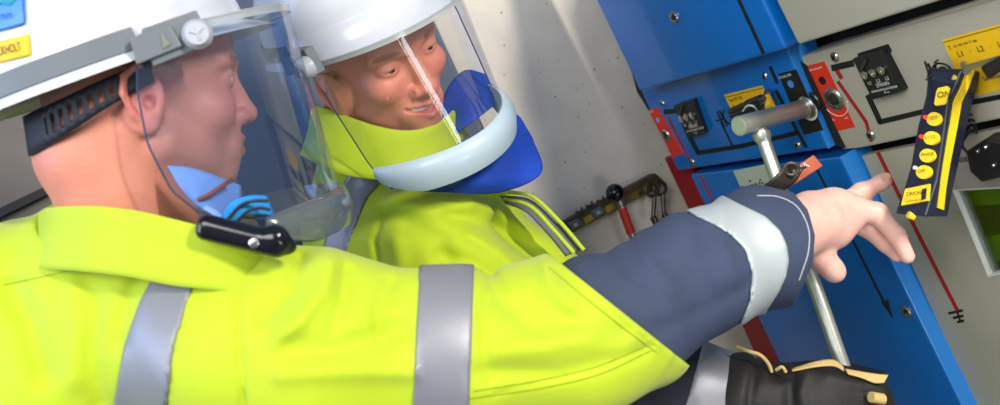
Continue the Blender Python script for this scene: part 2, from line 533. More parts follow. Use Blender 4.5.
# dark rail running along the wall behind the first man
structure(Geo().pp([(-420, 406), (46, 186), (50, 193), (-420, 420)], 0.02, 0.02, Q, WN).make('trim_1', rubber))

# ------------------------------------------------------------------ helpers on the panels
def screw(px, py, parent, off, r=0.0062):
    c = P(px, py, off)
    g = Geo().lathe(c, NN, [(r, 0), (r, 0.0012), (r * .8, 0.0028), (r * .45, 0.0034), (r * .4, 0.0022), (0.0003, 0.0022)], 20)
    o = g.make('screw', steel, parent, True)
    s = Geo(); x = -HL; z = Z
    for a in (0.6, 0.6 + math.pi / 2):
        dx = (x * math.cos(a) + z * math.sin(a)) * r * .62; dy = (-x * math.sin(a) + z * math.cos(a)) * r * .13
        q = c + NN * 0.0036
        s.prism([q - dx - dy, q + dx - dy, q + dx + dy, q - dx + dy], [c - dx - dy, c + dx - dy, c + dx + dy, c - dx + dy])
    s.make('screw_slot', bplastic, o)
    return o
def flat(name, poly, m, parent, off, t=0.0006):
    return Geo().pp(poly, off, t).make(name, m, parent)
def line(name, pts, wpx, m, parent, off, t=0.0006):
    """a printed line of given pixel width"""
    g = Geo()
    for a, b in zip(pts[:-1], pts[1:]):
        a = np.array(a, float); b = np.array(b, float); d = b - a; d /= np.linalg.norm(d); n = np.array([-d[1], d[0]]) * wpx / 2
        e = d * wpx * .25
        g.pp([tuple(a - e + n), tuple(b + e + n), tuple(b + e - n), tuple(a - e - n)], off, t)
    return g.make(name, m, parent)
def box_panel(name, poly, off, t, m, parent, bevel=0.003):
    return Geo().pp(poly, off, t).make(name, m, parent, bevel=bevel, seg=3)
def ext(a, b, t):
    return (a[0] + (b[0] - a[0]) * t, a[1] + (b[1] - a[1]) * t)
OFF_UP, OFF_MB, OFF_LB = 0.050, 0.014, 0.020
def loc(px, py, off=0.0, z=None):
    p = P(px, py, off)
    if z is not None: p[2] = z
    return tuple(p)

# ------------------------------------------------------------------ blue upper door
t = thing('switchgear_compartment', 'blue upper cabinet front with round lock and black line, at top', 'cabinet', loc(700, 92, 0), 'cabinet compartments')
box_panel('door_panel', [(554, -88), (640, 92), (786, 49), (696, -140)], OFF_UP, 0.06, blue, t, 0.005)
line('printed_line', [(735, -8), (763, 53)], 3.2, black, t, OFF_UP + .0006)
def lock(px, py, off, parent, r=0.010):
    c = P(px, py, off)
    o = Geo().lathe(c, NN, [(r, 0), (r, .002), (r * .9, .0038), (r * .62, .004), (r * .58, .001), (0.0004, .001)], 28).make('lock', steel, parent, True)
    Geo().lathe(c + NN * .001, NN, [(r * .5, 0), (r * .34, .003), (.0003, .003)], 3).make('lock_core', dsteel, o)
lock(675, 17, OFF_UP, t)

# grey upper door
t = thing('switchgear_compartment', 'plain beige upper cabinet front in the top right corner', 'cabinet', loc(900, 20, 0), 'cabinet compartments')
box_panel('door_panel', [(696, -160), (798, 45), (926, 5), (1090, -48), (1000, -240)], OFF_UP - .006, 0.054, grey, t, 0.004)

# ------------------------------------------------------------------ blue switch module
t = thing('switch_module', 'bright blue switchgear module with yellow label and red-ringed key switch', 'switch panel', loc(740, 160, 0), 'switch modules')
mb = OFF_MB
box_panel('front_panel', [(641, 91), (677.5, 171), (828, 149), (785, 43)], mb, 0.05, blue, t, 0.004)
# right side face plate, the light on it put into a brighter blue
lip = Geo().prism([P(788, 51, mb), P(828, 149.5, mb), P(840, 146, mb + .0), P(799, 47, mb)], [P(788, 51, mb - .03), P(828, 149.5, mb - .03), P(840, 146, mb - .03), P(799, 47, mb - .03)])
lip = Geo()
def side_strip(p, q, off, depth):
    a, b = P(*p, off), P(*q, off); o = -HL * .0012
    return Geo().prism([a + o, b + o, b + o - NN * depth, a + o - NN * depth], [a, b, b - NN * depth, a - NN * depth])
lip = side_strip((785, 43), (828, 149), mb, .05)
lip.make('side_flange', mat('lit_blue_flange', (50, 150, 240), 0.35, coat=.3), t, bevel=.001)
for x, y in ((663, 103.5), (693, 162), (765, 76), (798, 145)): screw(x, y, t, mb)
e = mb + .0006
lab = flat('red_label', [(648, 110), (658, 107.5), (683, 153), (673, 158)], red, t, e)
def keyring(px, py, off, parent, r, mouth=0.6):
    c = P(px, py, off)
    o = Geo().lathe(c, NN, [(r * 1.15, 0), (r * 1.15, .0015), (r, .0035), (r * .82, .004), (r * .76, .0012), (r * .76, .0006), (.0004, .0006)], 32).make('key_socket', steel, parent, True)
    Geo().lathe(c + NN * .0006, NN, [(r * .62, 0), (r * .60, .002), (r * .42, .002), (r * .40, .0006), (.0004, .0006)], 24).make('socket_core', dsteel, o, True)
    return o
keyring(666.5, 135, e, lab, 0.0105)
Geo().lathe(P(658, 120, e), NN, [(.0048, 0), (.0048, .001), (.0003, .001)], 20).make('pictogram', mat('pale_blue_print', (120, 170, 220), .5), lab)
ptext('lettering', 'ERDER', 649.5, 113.5, 3.4, white, lab, e)
line('printed_line', [(668.5, 117), (671, 124), (694, 168)], 2.0, linered, t, e)
# tester block
def tester(off, q, parent, tp):
    """q: front face corners TL TR BR BL; tp: thickness"""
    TL, TR, BR, BL = [P(x, y, off) for x, y in q]
    n = NN * tp
    g = Geo().prism([TL, TR, BR, BL], [TL - n, TR - n, BR - n, BL - n])
    b = g.make('voltage_indicator', bplastic, parent, bevel=.0012)
    def uv(u, v, o=.0006): 
        return (TL * (1 - u) + TR * u) * (1 - v) + (BL * (1 - u) + BR * u) * v + NN * o
    w_ = np.linalg.norm(TR - TL)
    for u in (.18, .48, .78):
        c = uv(u, .42)
        o = Geo().lathe(c, NN, [(w_ * .12, 0), (w_ * .12, .002), (w_ * .08, .0026), (w_ * .07, .0008), (.0003, .0008)], 18).make('test_socket', steel, b, True)
    gx = TR - TL; gx /= np.linalg.norm(gx); gz = TL - BL; hh = np.linalg.norm(gz); gz /= hh
    for u, s in ((.14, 'L1'), (.44, 'L2'), (.74, 'L3')):
        text('lettering', s, uv(u, .66, 0), gx, gz, w_ * .13, white, b)
    text('lettering', 'SPANN', uv(.36, .76, 0), gx, gz, w_ * .14, white, b)
    text('lettering', 'SPANNUNGSANZEIGER', uv(.12, .85, 0), gx, gz, w_ * .085, white, b)
    text('lettering', 'KI 10', uv(.5, .94, 0), gx, gz, w_ * .08, white, b)
    g2 = Geo().prism([uv(.12, .27), uv(.48, .06), uv(.52, .12), uv(.2, .31)], [uv(.12, .27, .003), uv(.48, .06, .003), uv(.52, .12, .003), uv(.2, .31, .003)])
    g2.make('hinge_tab', dsteel, b)
    return b
bt = tester(mb + .011, [(673, 106), (692, 100), (704, 134), (687, 138)], t, .011)
line('printed_line', [(665, 112), (676, 111)], 5, black, t, e)
line('printed_line', [(690, 138), (698, 153), (742, 146), (797, 133)], 4.4, black, t, e)
line('printed_line', [(797, 131), (806, 147)], 3, black, t, e)
line('printed_line', [(770, 67), (777, 83)], 3.2, black, t, e)
line('printed_line', [(776, 91), (791, 119), (797, 132)], 3.2, black, t, e)
# capacitor symbol
for p in ([(717, 112), (724, 127)], [(719.5, 111), (727, 126)], [(716, 121), (722, 119)], [(721, 120), (724, 119)], [(721, 122), (733, 148)]):
    line('printed_symbol', p, 1.5, black, t, e)
line('printed_symbol', [(724, 110), (722.5, 114), (724, 119), (728, 123), (732, 125)], 1.4, black, t, e)
# yellow label
yl = flat('yellow_label', [(724, 95), (762, 85.5), (778, 116), (744, 135)], yellow, t, e)
line('printed_rule', [(725, 97.5), (763, 88)], .5, black, yl, e + .0006)
ptext('lettering', 'Type 08 / 36', 729, 102, 4.6, black, yl, e + .0006)
ptext('lettering', 'L1 · L2 · L3 ·', 733.5, 109, 6.4, black, yl, e + .0006)
# black label with lever socket
bl = flat('black_label', [(778, 74), (796, 69.5), (823, 130), (804, 135)], black, t, e)
ptext('lettering', 'SCHALTER', 780, 79, 4.0, white, bl, e + .0006)
Geo().lathe(P(791, 84, e), NN, [(.0058, 0), (.0058, .001), (.0003, .001)], 24).make('pictogram', mat('blue_print', (60, 140, 230), .5), bl)
Geo().lathe(P(808, 109, e), NN, [(.0175, 0), (.0175, .0012), (.0165, .0012), (.0165, .0002), (.0003, .0002)], 40).make('dial_ring', white, bl)
keyring(807, 107, e + .001, bl, .0145)
# interlock bracket between the two modules
br = thing('lever_interlock', 'dark round interlock disc beside the red label, between blue and beige modules', 'interlock', loc(816, 128, .006))
Geo().pp([(800, 62), (806, 66), (837, 132), (845, 148), (836, 146)], .0065, .002).make('backing', rubber, br)
Geo().lathe(P(814, 101, .0065), NN, [(.0135, 0), (.0135, .003), (.012, .0045), (.007, .0045), (.0065, .002), (.0003, .002)], 36).make('disc', dsteel, br, True)

# ------------------------------------------------------------------ grey switch module
t = thing('switch_module', 'beige grey switchgear module with bright red label and yellow label', 'switch panel', loc(930, 140, 0), 'switch modules')
mg = 0.004; e = mg + .0006
box_panel('front_panel', [(800, 57), (843, 150), (862, 148), (1000, 119), (1120, 92), (1080, -26), (958, 11)], mg, 0.045, grey, t, .003)
rl = flat('red_label', [(805, 66.5), (824, 61.5), (855, 127), (836, 131.5)], red, t, e)
keyring(834, 99, e, rl, .0150)
Geo().lathe(P(822.5, 80.5, e), NN, [(.0060, 0), (.0060, .001), (.0003, .001)], 24).make('pictogram', black, rl)
ptext('lettering', 'ERDUNGSSCHALTER', 809, 71.5, 2.2, white, rl, e, bold=True)
arc = [np.array(P(834, 100, e + .0008)) + (-HL * math.cos(a) + Z * math.sin(a)) * .024 for a in np.linspace(math.radians(195), math.radians(345), 18)]
Geo().tube(arc, .0006, 6).make('dial_arc', white, rl)
for a in (195, 345):
    q = P(834, 100, e + .0004) + (-HL * math.cos(math.radians(a)) + Z * math.sin(math.radians(a))) * .024
    Geo().lathe(q, NN, [(.0016, 0), (.0016, .0006), (.0003, .0006)], 12).make('dial_mark', white, rl)
for s, x, y in (('EIN', 832, 121), ('AUS', 845, 119)): ptext('lettering', s, x, y, 3, white, rl, e)
for x, y in ((835, 57), (871, 135)): screw(x, y, t, mg, .007)
line('printed_line', [(833, 68), (852, 63.5)], 6.5, black, t, e)
line('printed_line', [(837, 71), (841, 78)], 4, linered, t, e)
line('printed_line', [(838, 82), (866, 122), (871, 141)], 3.2, linered, t, e)
tester(mg + .014, [(852, 59), (880, 51), (901, 92), (872, 100)], t, .014)
flat('mount_plate', [(857, 54), (886, 45), (890, 52), (860, 60)], black, t, mg + .004, .004)
line('printed_line', [(868, 96), (880, 122), (926, 111), (1000, 97), (1080, 84)], 5.2, black, t, e)
yl = flat('yellow_label', [(942, 40), (1000, 24), (1040, 14), (1062, 66), (1000, 90), (968, 98)], yellow, t, e)
line('printed_rule', [(943.5, 42.5), (1000, 27), (1040, 17)], .6, black, yl, e + .0006)
ptext('lettering', '†', 949, 49, 6, black, yl, e + .0006)
ptext('lettering', '(24 402 369 TT 40)', 954, 47.5, 3.6, black, yl, e + .0006)
ptext('lettering', 'L1   ·   L2   ·   L3', 958.5, 57, 8.2, black, yl, e + .0006)
ptext('lettering', 'Sammelschiene', 984, 81, 6.5, black, yl, e + .0006)

# ------------------------------------------------------------------ test plugs
def plug_block(name, label, pts, r, off, group, k=3, gap=5.0):
    t = thing(name, label, 'test plug', loc(pts[0][0], pts[0][1] + 10, off), group)
    for i in range(k):
        dx, dy = i * gap * .42, i * gap
        a = P(pts[0][0] + dx, pts[0][1] + dy, off); b = P(pts[1][0] + dx, pts[1][1] + dy, off)
        Geo().tube([a, a * .9 + b * .1, a * .45 + b * .55, a * .4 + b * .6, b], [r * .5, r * .8, r * .9, r * 1.15, r * 1.15], 12).make('plug_body', bplastic, t, True)
        Geo().tube([b, b + (b - a) * .06], [r * .6, r * .6], 10).make('plug_tip', steel, t, True)
    return t
t = plug_block('test_plug_set', 'black test plugs plugged across the yellow label of the blue module', [(729, 112), (762, 99)], .0062, .045, 'test plug sets', 3, 4.2)
Geo().tube(catmull([P(743, 111, .055), P(747, 106, .065), P(753, 106, .066), P(757, 110, .055)], 12), .0016, 8).make('cable_loop', white, t, True)
Geo().tube([P(766, 96, .03), P(771, 108, .045)], .0075, 12).make('yellow_sleeve', yellow, t, True)
Geo().tube([P(768, 92, .024), P(767, 96, .034)], .006, 12).make('clamp', steel, t, True)
t = thing('test_plug', 'black angular test plug in front of the yellow label at right edge', 'test plug', loc(985, 80, .02))
Geo().prism([P(980, 67, .06), P(1003, 54, .06), P(1010, 66, .06), P(988, 80, .06)], [P(980, 67, .03), P(1003, 54, .03), P(1010, 66, .03), P(988, 80, .03)]).make('plug_housing', bplastic, t, bevel=.003)
Geo().prism([P(962, 66, .045), P(1000, 55, .045), P(1002, 60, .045), P(966, 72, .045)], [P(962, 66, .03), P(1000, 55, .03), P(1002, 60, .03), P(966, 72, .03)]).make('bracket', steel, t, bevel=.001)
Geo().tube([P(964, 64, .03), P(967, 72, .045)], .004, 10).make('contact_pin', steel, t, True)

# ------------------------------------------------------------------ gap behind the doors (dark cavity of the cabinet)
t = thing('switchgear_housing', 'dark red side panel and dark recess behind the blue and beige cabinet fronts', 'cabinet', loc(760, 200, -.08, 0.0))
Geo().pp([(600, -40), (637, 92), (690, 176), (870, 560), (1300, 560), (1300, -60), (1000, -200), (700, -150)], -.055, .45).make('housing', rubber, t)
Geo().pp([(664, 158), (686, 153), (705, 200), (790, 371), (880, 560), (848, 560), (741.5, 324.5), (691, 215)], -.006, .045).make('side_panel', darkred, t, bevel=.002)

# ------------------------------------------------------------------ lower doors
lb = OFF_LB
t = thing('switchgear_compartment', 'blue lower cabinet front with black arrow, round lock and pale engraved plate', 'cabinet', loc(830, 560, 0), 'cabinet compartments')
box_panel('door_panel', [(690, 175), (874, 560), (1037, 560), (840, 157)], lb, .055, blue, t, .004)
side_strip((840, 157), (1037, 560), lb, .055).make('side_flange', MATS['lit_blue_flange'], t, bevel=.001)  # side face of the lower front, light put into its brighter blue
e = lb + .0006
line('printed_line', [(700, 176), (712, 200), (745, 268)], 1.8, linered, t, e)
line('printed_line', [(816, 168), (835, 205), (884, 303)], 2.0, black, t, e)
flat('arrow_head', [(881, 302), (888, 300), (893, 319)], black, t, e)
lock(907, 311, lb, t, .0088)
pl = flat('white_plate', [(733, 171), (776, 162), (795, 206), (757, 224)], plate, t, lb + .0012, .0012)
rnd = random.Random(4)
for x, y in ((742, 187), (750, 181), (752.5, 185), (755.5, 184), (753, 188), (757, 187), (759.5, 183), (758, 190), (762, 183), (763, 186), (765.5, 184), (767, 187), (760, 180)):
    flat('engraved_mark', [(x - .8, y - .7), (x + .7, y - .9), (x + .9, y + .7), (x - .6, y + .9)], black, pl, lb + .0016)
ptext('lettering', 'Reihe', 752, 190, 9, black, pl, lb + .0012)
for i in range(7):
    x = 778 + i * 2.2; y = 167 + i * 5.5
    flat('engraved_mark', [(x, y), (x + 1.6, y - .5), (x + 2.3, y + 1), (x + .7, y + 1.5)], black, pl, lb + .0016)

t = thing('switchgear_compartment', 'beige lower cabinet front with red line, earth symbol and dark window', 'cabinet', loc(1000, 560, 0), 'cabinet compartments')
gl_ = -.004; e = gl_ + .0006
# panel built as a frame around the window
g = Geo()
w0 = [(952, 190), (1010, 187), (1050, 262), (988, 277)]
o0 = [(862, 156), (1125, 104), (1300, 480), (1046, 560)]
for i in range(4):
    j = (i + 1) % 4
    g.pp([o0[i], o0[j], w0[j], w0[i]], gl_, .012)
g.make('door_panel', grey, t)
line('printed_line', [(878, 153), (920, 238), (957.5, 311)], 3.6, linered, t, e)
for (x, y, l) in ((955.5, 312, 6.5), (958, 317, 4.5), (960.5, 321.5, 2.8)):
    line('earth_symbol', [(x - l, y + l * .22), (x + l, y - l * .22)], 2.4, black, t, e)
line('earth_symbol', [(957, 312), (960.5, 322)], 1.6, black, t, e)
ptext('lettering', 'Antrieb', 956, 163, 11, black, t, e)
wn = Geo()
for i in range(4):
    j = (i + 1) % 4
    cx = sum(p[0] for p in w0) / 4; cy = sum(p[1] for p in w0) / 4
    A, B = w0[i], w0[j]; k = .025
    wn.pp([A, B, (B[0] + (cx - B[0]) * k, B[1] + (cy - B[1]) * k), (A[0] + (cx - A[0]) * k, A[1] + (cy - A[1]) * k)], gl_ + .002, .014)
fr = wn.make('window_frame', white, t)
flat('window_pane', w0, mat_clear('cabinet_glass', (.75, .8, .75), .03, .12), fr, gl_ - .006, .002)
Geo().pp([(930, 182), (1060, 172), (1100, 290), (970, 300)], gl_ - .035, .004).make('inner_panel', bplastic, t)
Geo().pp([(956, 190), (1000, 186), (1006, 205), (962, 207)], gl_ - .028, .006).make('green_reflection', mat('green_reflection', (120, 170, 20), .4), t, bevel=.002)  # green pane behind the glass, a reflection put into its colour
Geo().pp([(984, 238), (1000, 235), (1012, 262), (996, 262)], gl_ - .028, .006).make('green_reflection', MATS['green_reflection'], t, bevel=.002)

t = thing('square_knob', 'small black square cover with three screws hanging by the beige door', 'knob', loc(982, 180, .02))
Geo().pp([(965, 152), (985, 139), (1004, 142), (1004, 177), (981, 183), (969, 172)], .035, .022).make('knob_cover', bplastic, t, bevel=.003)
for x, y in ((978, 151), (986, 147), (994, 165)): screw(x, y, t, .035, .0026)
Geo().tube(catmull([P(968, 153, .03), P(962, 145, .03), P(966, 136, .04), P(972, 128, .04)], 16), .0018, 8).make('cord', bplastic, t, True)

# ------------------------------------------------------------------ hand-held tester
t = thing('phase_comparator', 'handheld black and yellow voltage tester with round yellow buttons', 'tester', tuple(W(915, 217, 1.0)))
DT = 1.0
S = [[(928, 68), (963, 69), (981, 71)], [(927.5, 80), (957, 84), (978, 87)], [(926, 96), (949, 100), (973, 102)], [(918, 126), (946, 124), (967, 128)], [(911, 166), (941, 160), (959, 164)], [(905, 186), (938, 180), (953, 190)], [(895, 214), (926, 217), (948, 217)]]
DL = [(1.015, .985, 1.01)] * 7
def sec(i):
    (l, r, s) = S[i]; dl, dr, ds = DL[i]
    l, r, s = W(*l, dl), W(*r, dr), W(*s, ds)
    bk = Vector((.0, .028, 0))
    return [np.array(l), np.array(r), np.array(s), np.array(s + bk), np.array(l + bk + RIGHT * .018)]
g = Geo(); vs_ = []; fs = []
for i in range(7): vs_ += sec(i)
for i in range(6):
    for k in range(5):
        k2 = (k + 1) % 5; fs.append([i * 5 + k, i * 5 + k2, (i + 1) * 5 + k2, (i + 1) * 5 + k])
fs.append([0, 1, 2, 3, 4]); fs.append([30, 31, 32, 33, 34])
g.add(vs_, fs); body = g.make('casing', mat('tester_casing', (22, 28, 48), .38), t, bevel=.0025)
def onface(px, py, off):       # front key face of the tester
    a, b, c = W(*S[0][0], 1.015), W(*S[3][1], .985), W(*S[6][0], 1.015)
    n = (b - a).cross(c - a).normalized()
    if n.y > 0: n = -n
    v = Vector(ray(px, py)); p0 = a + n * off
    return np.array(Vector(CAM0) + v * ((p0 - Vector(CAM0)).dot(n) / v.dot(n))), np.array(n)
def face_poly(name, poly, m, off=.0022, tt=.004, parent=None):
    fr = []; bk = []
    for x, y in poly:
        p, n = onface(x, y, off); fr.append(p); bk.append(p - n * tt)
    return Geo().prism(fr, bk).make(name, m, parent)
def oval(cx, cy, rx, ry, a, n=22):
    a = math.radians(a)
    return [(cx + rx * math.cos(q) * math.cos(a) - ry * math.sin(q) * math.sin(a), cy + rx * math.cos(q) * math.sin(a) + ry * math.sin(q) * math.cos(a)) for q in np.linspace(0, 2 * math.pi, n, endpoint=False)]
ybtn = mat('tester_yellow', (250, 215, 20), .45)
led = mat('red_led', (255, 40, 30), .3, emis=((255, 40, 30), 2.0))
def face_text(s, px, py, size, col, parent):
    o, n = onface(px, py, .0046)
    p2, _ = onface(px + 10, py - 1.0, .0046)
    xd = p2 - o; xd /= np.linalg.norm(xd); yd = np.cross(n, xd)
    text('lettering', s, o, xd, yd, size, col, parent, .0003)
b1 = face_poly('button', [(936.5, 91), (938, 88), (947, 86), (949, 88), (946.5, 102), (944.5, 104.5), (935.5, 105.5), (934, 103.5)], ybtn, parent=t); face_text('ON', 937, 98, .010, black, b1)
for (x, y, s) in ((934, 119, 'TEST'), (931, 138, 'L1 L2'), (927, 155.5, 'PHASE'), (923.5, 172, 'OFF')):
    b = face_poly('button', oval(x, y, 7.6, 6.8, -10), ybtn, parent=t); face_text(s, x - 6, y + 1, .0052, black, b)
for x, y in ((926.5, 117.5), (922.5, 137)):
    c, n = onface(x, y, .001)
    Geo().lathe(c, n, [(.0021, 0), (.0021, .003), (.0016, .0044), (.0003, .0048)], 16).make('indicator_light', led, t, True)
c, n = onface(916, 168, .001); Geo().lathe(c, n, [(.0022, 0), (.0022, .003), (.0003, .0035)], 12).make('indicator_light', white, t, True)
b = face_poly('rating_label', [(905, 189), (929, 184), (927.5, 200.5), (901, 205.5)], ybtn, parent=t)
face_text('ORION', 906, 196, .0058, black, b); face_text('COMPARE 3.1', 905, 202.5, .0034, black, b)
face_poly('printed_mark', [(922, 189), (926.5, 188), (925.5, 199), (921, 200)], black, .003, .004, b)
# yellow stripe along the ridge side
g = Geo(); L = [(967.5, 70), (962, 86), (954.5, 101), (950.5, 125), (944.5, 161), (941, 184), (938.0, 208)]
R_ = [(975, 70.5), (969, 87), (962, 102), (957.5, 127), (950.5, 163), (946.5, 187), (944, 210)]
def side(px, py, i, off):
    a, b, c = W(*S[i][1], .985), W(*S[i][2], 1.01), W(*S[min(i + 1, 6)][1] if i < 6 else S[5][1], .985)
    n = (b - a).cross(c - a).normalized()
    if n.y > 0: n = -n
    v = Vector(ray(px, py)); p0 = a + n * off
    return np.array(Vector(CAM0) + v * ((p0 - Vector(CAM0)).dot(n) / v.dot(n))), np.array(n)
fr = []
for i in range(7):
    a, n = side(*L[i], i, .0012); b, _ = side(*R_[i], i, .0012); fr.append((a, b, n))
vv = []; ff = []
for a, b, n in fr: vv += [a, b, b - n * .004, a - n * .004]
for i in range(6):
    for k in range(4):
        k2 = (k + 1) % 4; ff.append([i * 4 + k, i * 4 + k2, i * 4 + 4 + k2, i * 4 + 4 + k])
ff += [[0, 1, 2, 3], [24, 25, 26, 27]]
Geo().add(vv, ff).make('yellow_stripe', ybtn, t)
Geo().tube([W(908, 214.5, 1.0), W(914, 217, 1.0)], .004, 8).make('end_tab', ybtn, t, True)
Geo().tube([W(953, 77, .99), W(958, 79, .99)], .003, 8).make('latch', ybtn, t, True)
# cables
rnd = random.Random(7)
t = thing('test_lead', 'bundle of thin black test leads curling above the handheld tester', 'cable', tuple(W(940, 76, 1.03)))
for pts in ([(930, 78), (927, 68), (925, 62)], [(934, 78), (931, 70), (928, 64)], [(928, 76), (936, 64), (948, 66), (954, 76)], [(932, 80), (940, 68), (947, 70), (950, 80)], [(926, 80), (938, 70), (944, 72), (946, 80)], [(936, 70), (935, 63), (938, 60)]):
    Geo().tube(catmull([W(x, y, 1.02 + rnd.uniform(-.012, .012)) for x, y in pts], 18), .0013, 8).make('lead', bplastic, t, True)
t = thing('spiral_cord', 'short coiled black cord behind the handheld tester', 'cable', tuple(W(973, 135, 1.05)))
pts = []
for i in range(80):
    u = i / 79; a = u * 2 * math.pi * 6
    pts.append(np.array(W(970 + 3 * u + 4 * math.cos(a), 103 + 30 * u + 2.2 * math.sin(a), 1.045 + .004 * math.sin(a))))
Geo().tube(pts, .0013, 7).make('coil', bplastic, t, True)

# ------------------------------------------------------------------ operating lever
t = thing('operating_lever', 'aluminium T-shaped operating lever slotted into the black-labelled socket', 'lever', tuple(W(790, 380, 1.1)))
A = P(806, 108, .015); dA = np.dot(A - CAM0, [0, 1, 0]); B = np.array(W(739, 126, dA * .93))
ax = B - A
Geo().tube([A - ax * .02, B], .0132, 40).make('tube', alu, t, True, angle=.5)
Geo().tube([B, B + ax * .006], .0110, 32).make('tube_end', mat('plug_cap', (150, 165, 140), .6), t, True)
dJ = dA * .95
J = np.array(W(758, 124, dJ)); K = np.array(W(850, 386, 1.115))
J2 = J + (K - J) * .06
Geo().tube([J, J2, K], .0092, 28).make('rod', alu, t, True)
Geo().tube([J + (K - J) * .035, J + (K - J) * .055, J + (K - J) * .075], [.0125, .0125, .0095], 24).make('weld_collar', alu, t, True)

# ------------------------------------------------------------------ tag and shackle by the wrist
t = thing('key_tag', 'orange brown plastic tag with white lettering behind the outstretched wrist', 'tag', tuple(W(790, 190, 1.12)))
q = [(772, 184), (814, 155), (823, 166), (786, 190)]
fr = [np.array(W(x, y, 1.13)) for x, y in q]; n_ = np.array([0, .004, 0])
Geo().prism(fr, [p + n_ for p in fr]).make('tag_plate', mat('orange_brown', (196, 100, 62), .5), t, bevel=.001)
xd = fr[1] - fr[0]; xd /= np.linalg.norm(xd); yd = np.cross(np.array([0, -1., 0]), xd)
text('lettering', 'TERRA', np.array(W(788, 181, 1.129)), xd, yd, .011, white, t, .0005)
t = thing('rubber_clip', 'black folded rubber clip looped around the brown tag', 'clip', tuple(W(775, 190, 1.11)))
v, f = loft([[W(758, 190, 1.10), W(775, 176, 1.08), W(787, 163, 1.09), W(797, 163, 1.10), W(801, 168, 1.11)],
             [W(764, 193, 1.10), W(782, 184, 1.085), W(789, 172, 1.10), W(794, 169, 1.105), W(798, 172, 1.115)],
             [W(770, 196, 1.11), W(790, 184, 1.10), W(799, 176, 1.10), W(803, 170, 1.10), W(807, 168, 1.11)]], 24, 10)
o = put('strap_fold', v, f, bplastic, t, True); md = o.modifiers.new('s', 'SOLIDIFY'); md.thickness = .003
o.data.materials.clear(); o.data.materials.append(mat('clip_rubber', (52, 46, 42), .45))
ring = [np.array(W(791 + 7 * math.cos(a), 169 + 6 * math.sin(a), 1.085)) for a in np.linspace(0, 2 * math.pi, 25)]
Geo().tube(ring, .0022, 8, False).make('loop', MATS['clip_rubber'], t, True)

# ------------------------------------------------------------------ rail on the wall with its tools
brass = mat('aged_olive_metal', (112, 96, 44), .5, .35, var=(30, .25))
t = thing('wall_rail', 'olive metal tool rail with square sockets fixed to the speckled wall', 'rail', tuple(Q(610, 222, .0)))
Geo().pp([(562, 224), (655, 174), (663, 179), (661, 187), (570, 234)], .022, .006, Q, WN).make('rail_plate', brass, t, bevel=.002)
Geo().pp([(562, 223), (655, 173), (660, 177), (566, 227)], .026, .026, Q, WN).make('rail_lip', mat('rail_dark', (70, 56, 36), .6), t, bevel=.001)
for x, y in ((575.5, 226), (598, 214), (620, 203)):
    Geo().pp([(x - 6, y - 3), (x + 3, y - 8), (x + 7, y - 1), (x - 2, y + 4)], .036, .014, Q, WN).make('socket_block', mat('slate_block', (96, 108, 112), .5), t, bevel=.002)
    Geo().pp([(x - 2, y - 2), (x + 1.5, y - 3.5), (x + 3, y - .5), (x - .5, y + 1)], .038, .003, Q, WN).make('square_hole', steel, t)
for x, y in ((588, 220), (610, 209)):
    Geo().pp([(x - 5, y - 2), (x + 3, y - 7), (x + 6, y - 1), (x - 2, y + 4)], .0235, .002, Q, WN).make('painted_mark', mat('worn_yellow', (170, 150, 40), .6), t)
for x, y in ((634, 195), (576, 212), (586, 206), (597, 201)):
    a = Q(x, y, .0); Geo().tube([a, a + WN * .03, a + WN * .034 + Z * .008], .0022, 8).make('hook', dsteel, t, True)
t = thing('ball_lever', 'small lever with black ball knob and red sleeve hanging on the rail', 'lever', tuple(Q(632, 240, .05)))
o_ = .055
bc = Q(615, 193, o_)
Geo().lathe(bc, Z, [(.018 * math.sin(a) + .0001, -.018 * math.cos(a)) for a in np.linspace(0, math.pi, 17)], 28).make('ball_knob', mat('gloss_black', (10, 10, 12), .15), t, True, angle=1.2)
pts = [(619, 200), (622, 208), (626, 218), (633, 236), (641, 258)]
Geo().tube([Q(*pts[0], o_), Q(*pts[2], o_)], .0075, 18).make('shaft', steel, t, True)
Geo().tube([Q(622, 208, o_), Q(631, 233, o_)], .0088, 20).make('red_sleeve', mat('red_sleeve', (190, 44, 30), .45), t, True)
Geo().tube([Q(631, 233, o_), Q(643, 264, o_)], .0075, 18).make('shaft', steel, t, True)
t = thing('key_bunch', 'two steel double-bit keys hanging at the rail end', 'keys', tuple(Q(658, 225, .04)), None)
def keyr(a, b, off, rr):
    k = Geo()
    c = Q(*a, off)
    ringp = [c + (NN * math.cos(q) + Z * math.sin(q)) * rr for q in np.linspace(0, 2 * math.pi, 25)]
    k.tube(ringp, .0034, 8, False)
    k2 = Geo().tube([Q(*a, off) - Z * rr, Q(*b, off)], .0042, 14)
    e_ = Q(*b, off); k2.tube([e_, e_ - Z * .014], .0066, 14)
    h = k.make('key_bow', dsteel, t, True); k2.make('key_shank', dsteel, t, True)
keyr((652, 190), (653, 217), .045, .013)
keyr((660, 188), (664, 214), .040, .013)
Geo().tube([Q(664, 218, .04), Q(668, 229, .04)], .009, 14).make('wooden_grip', mat('wood_grip', (150, 104, 60), .6), t, True)
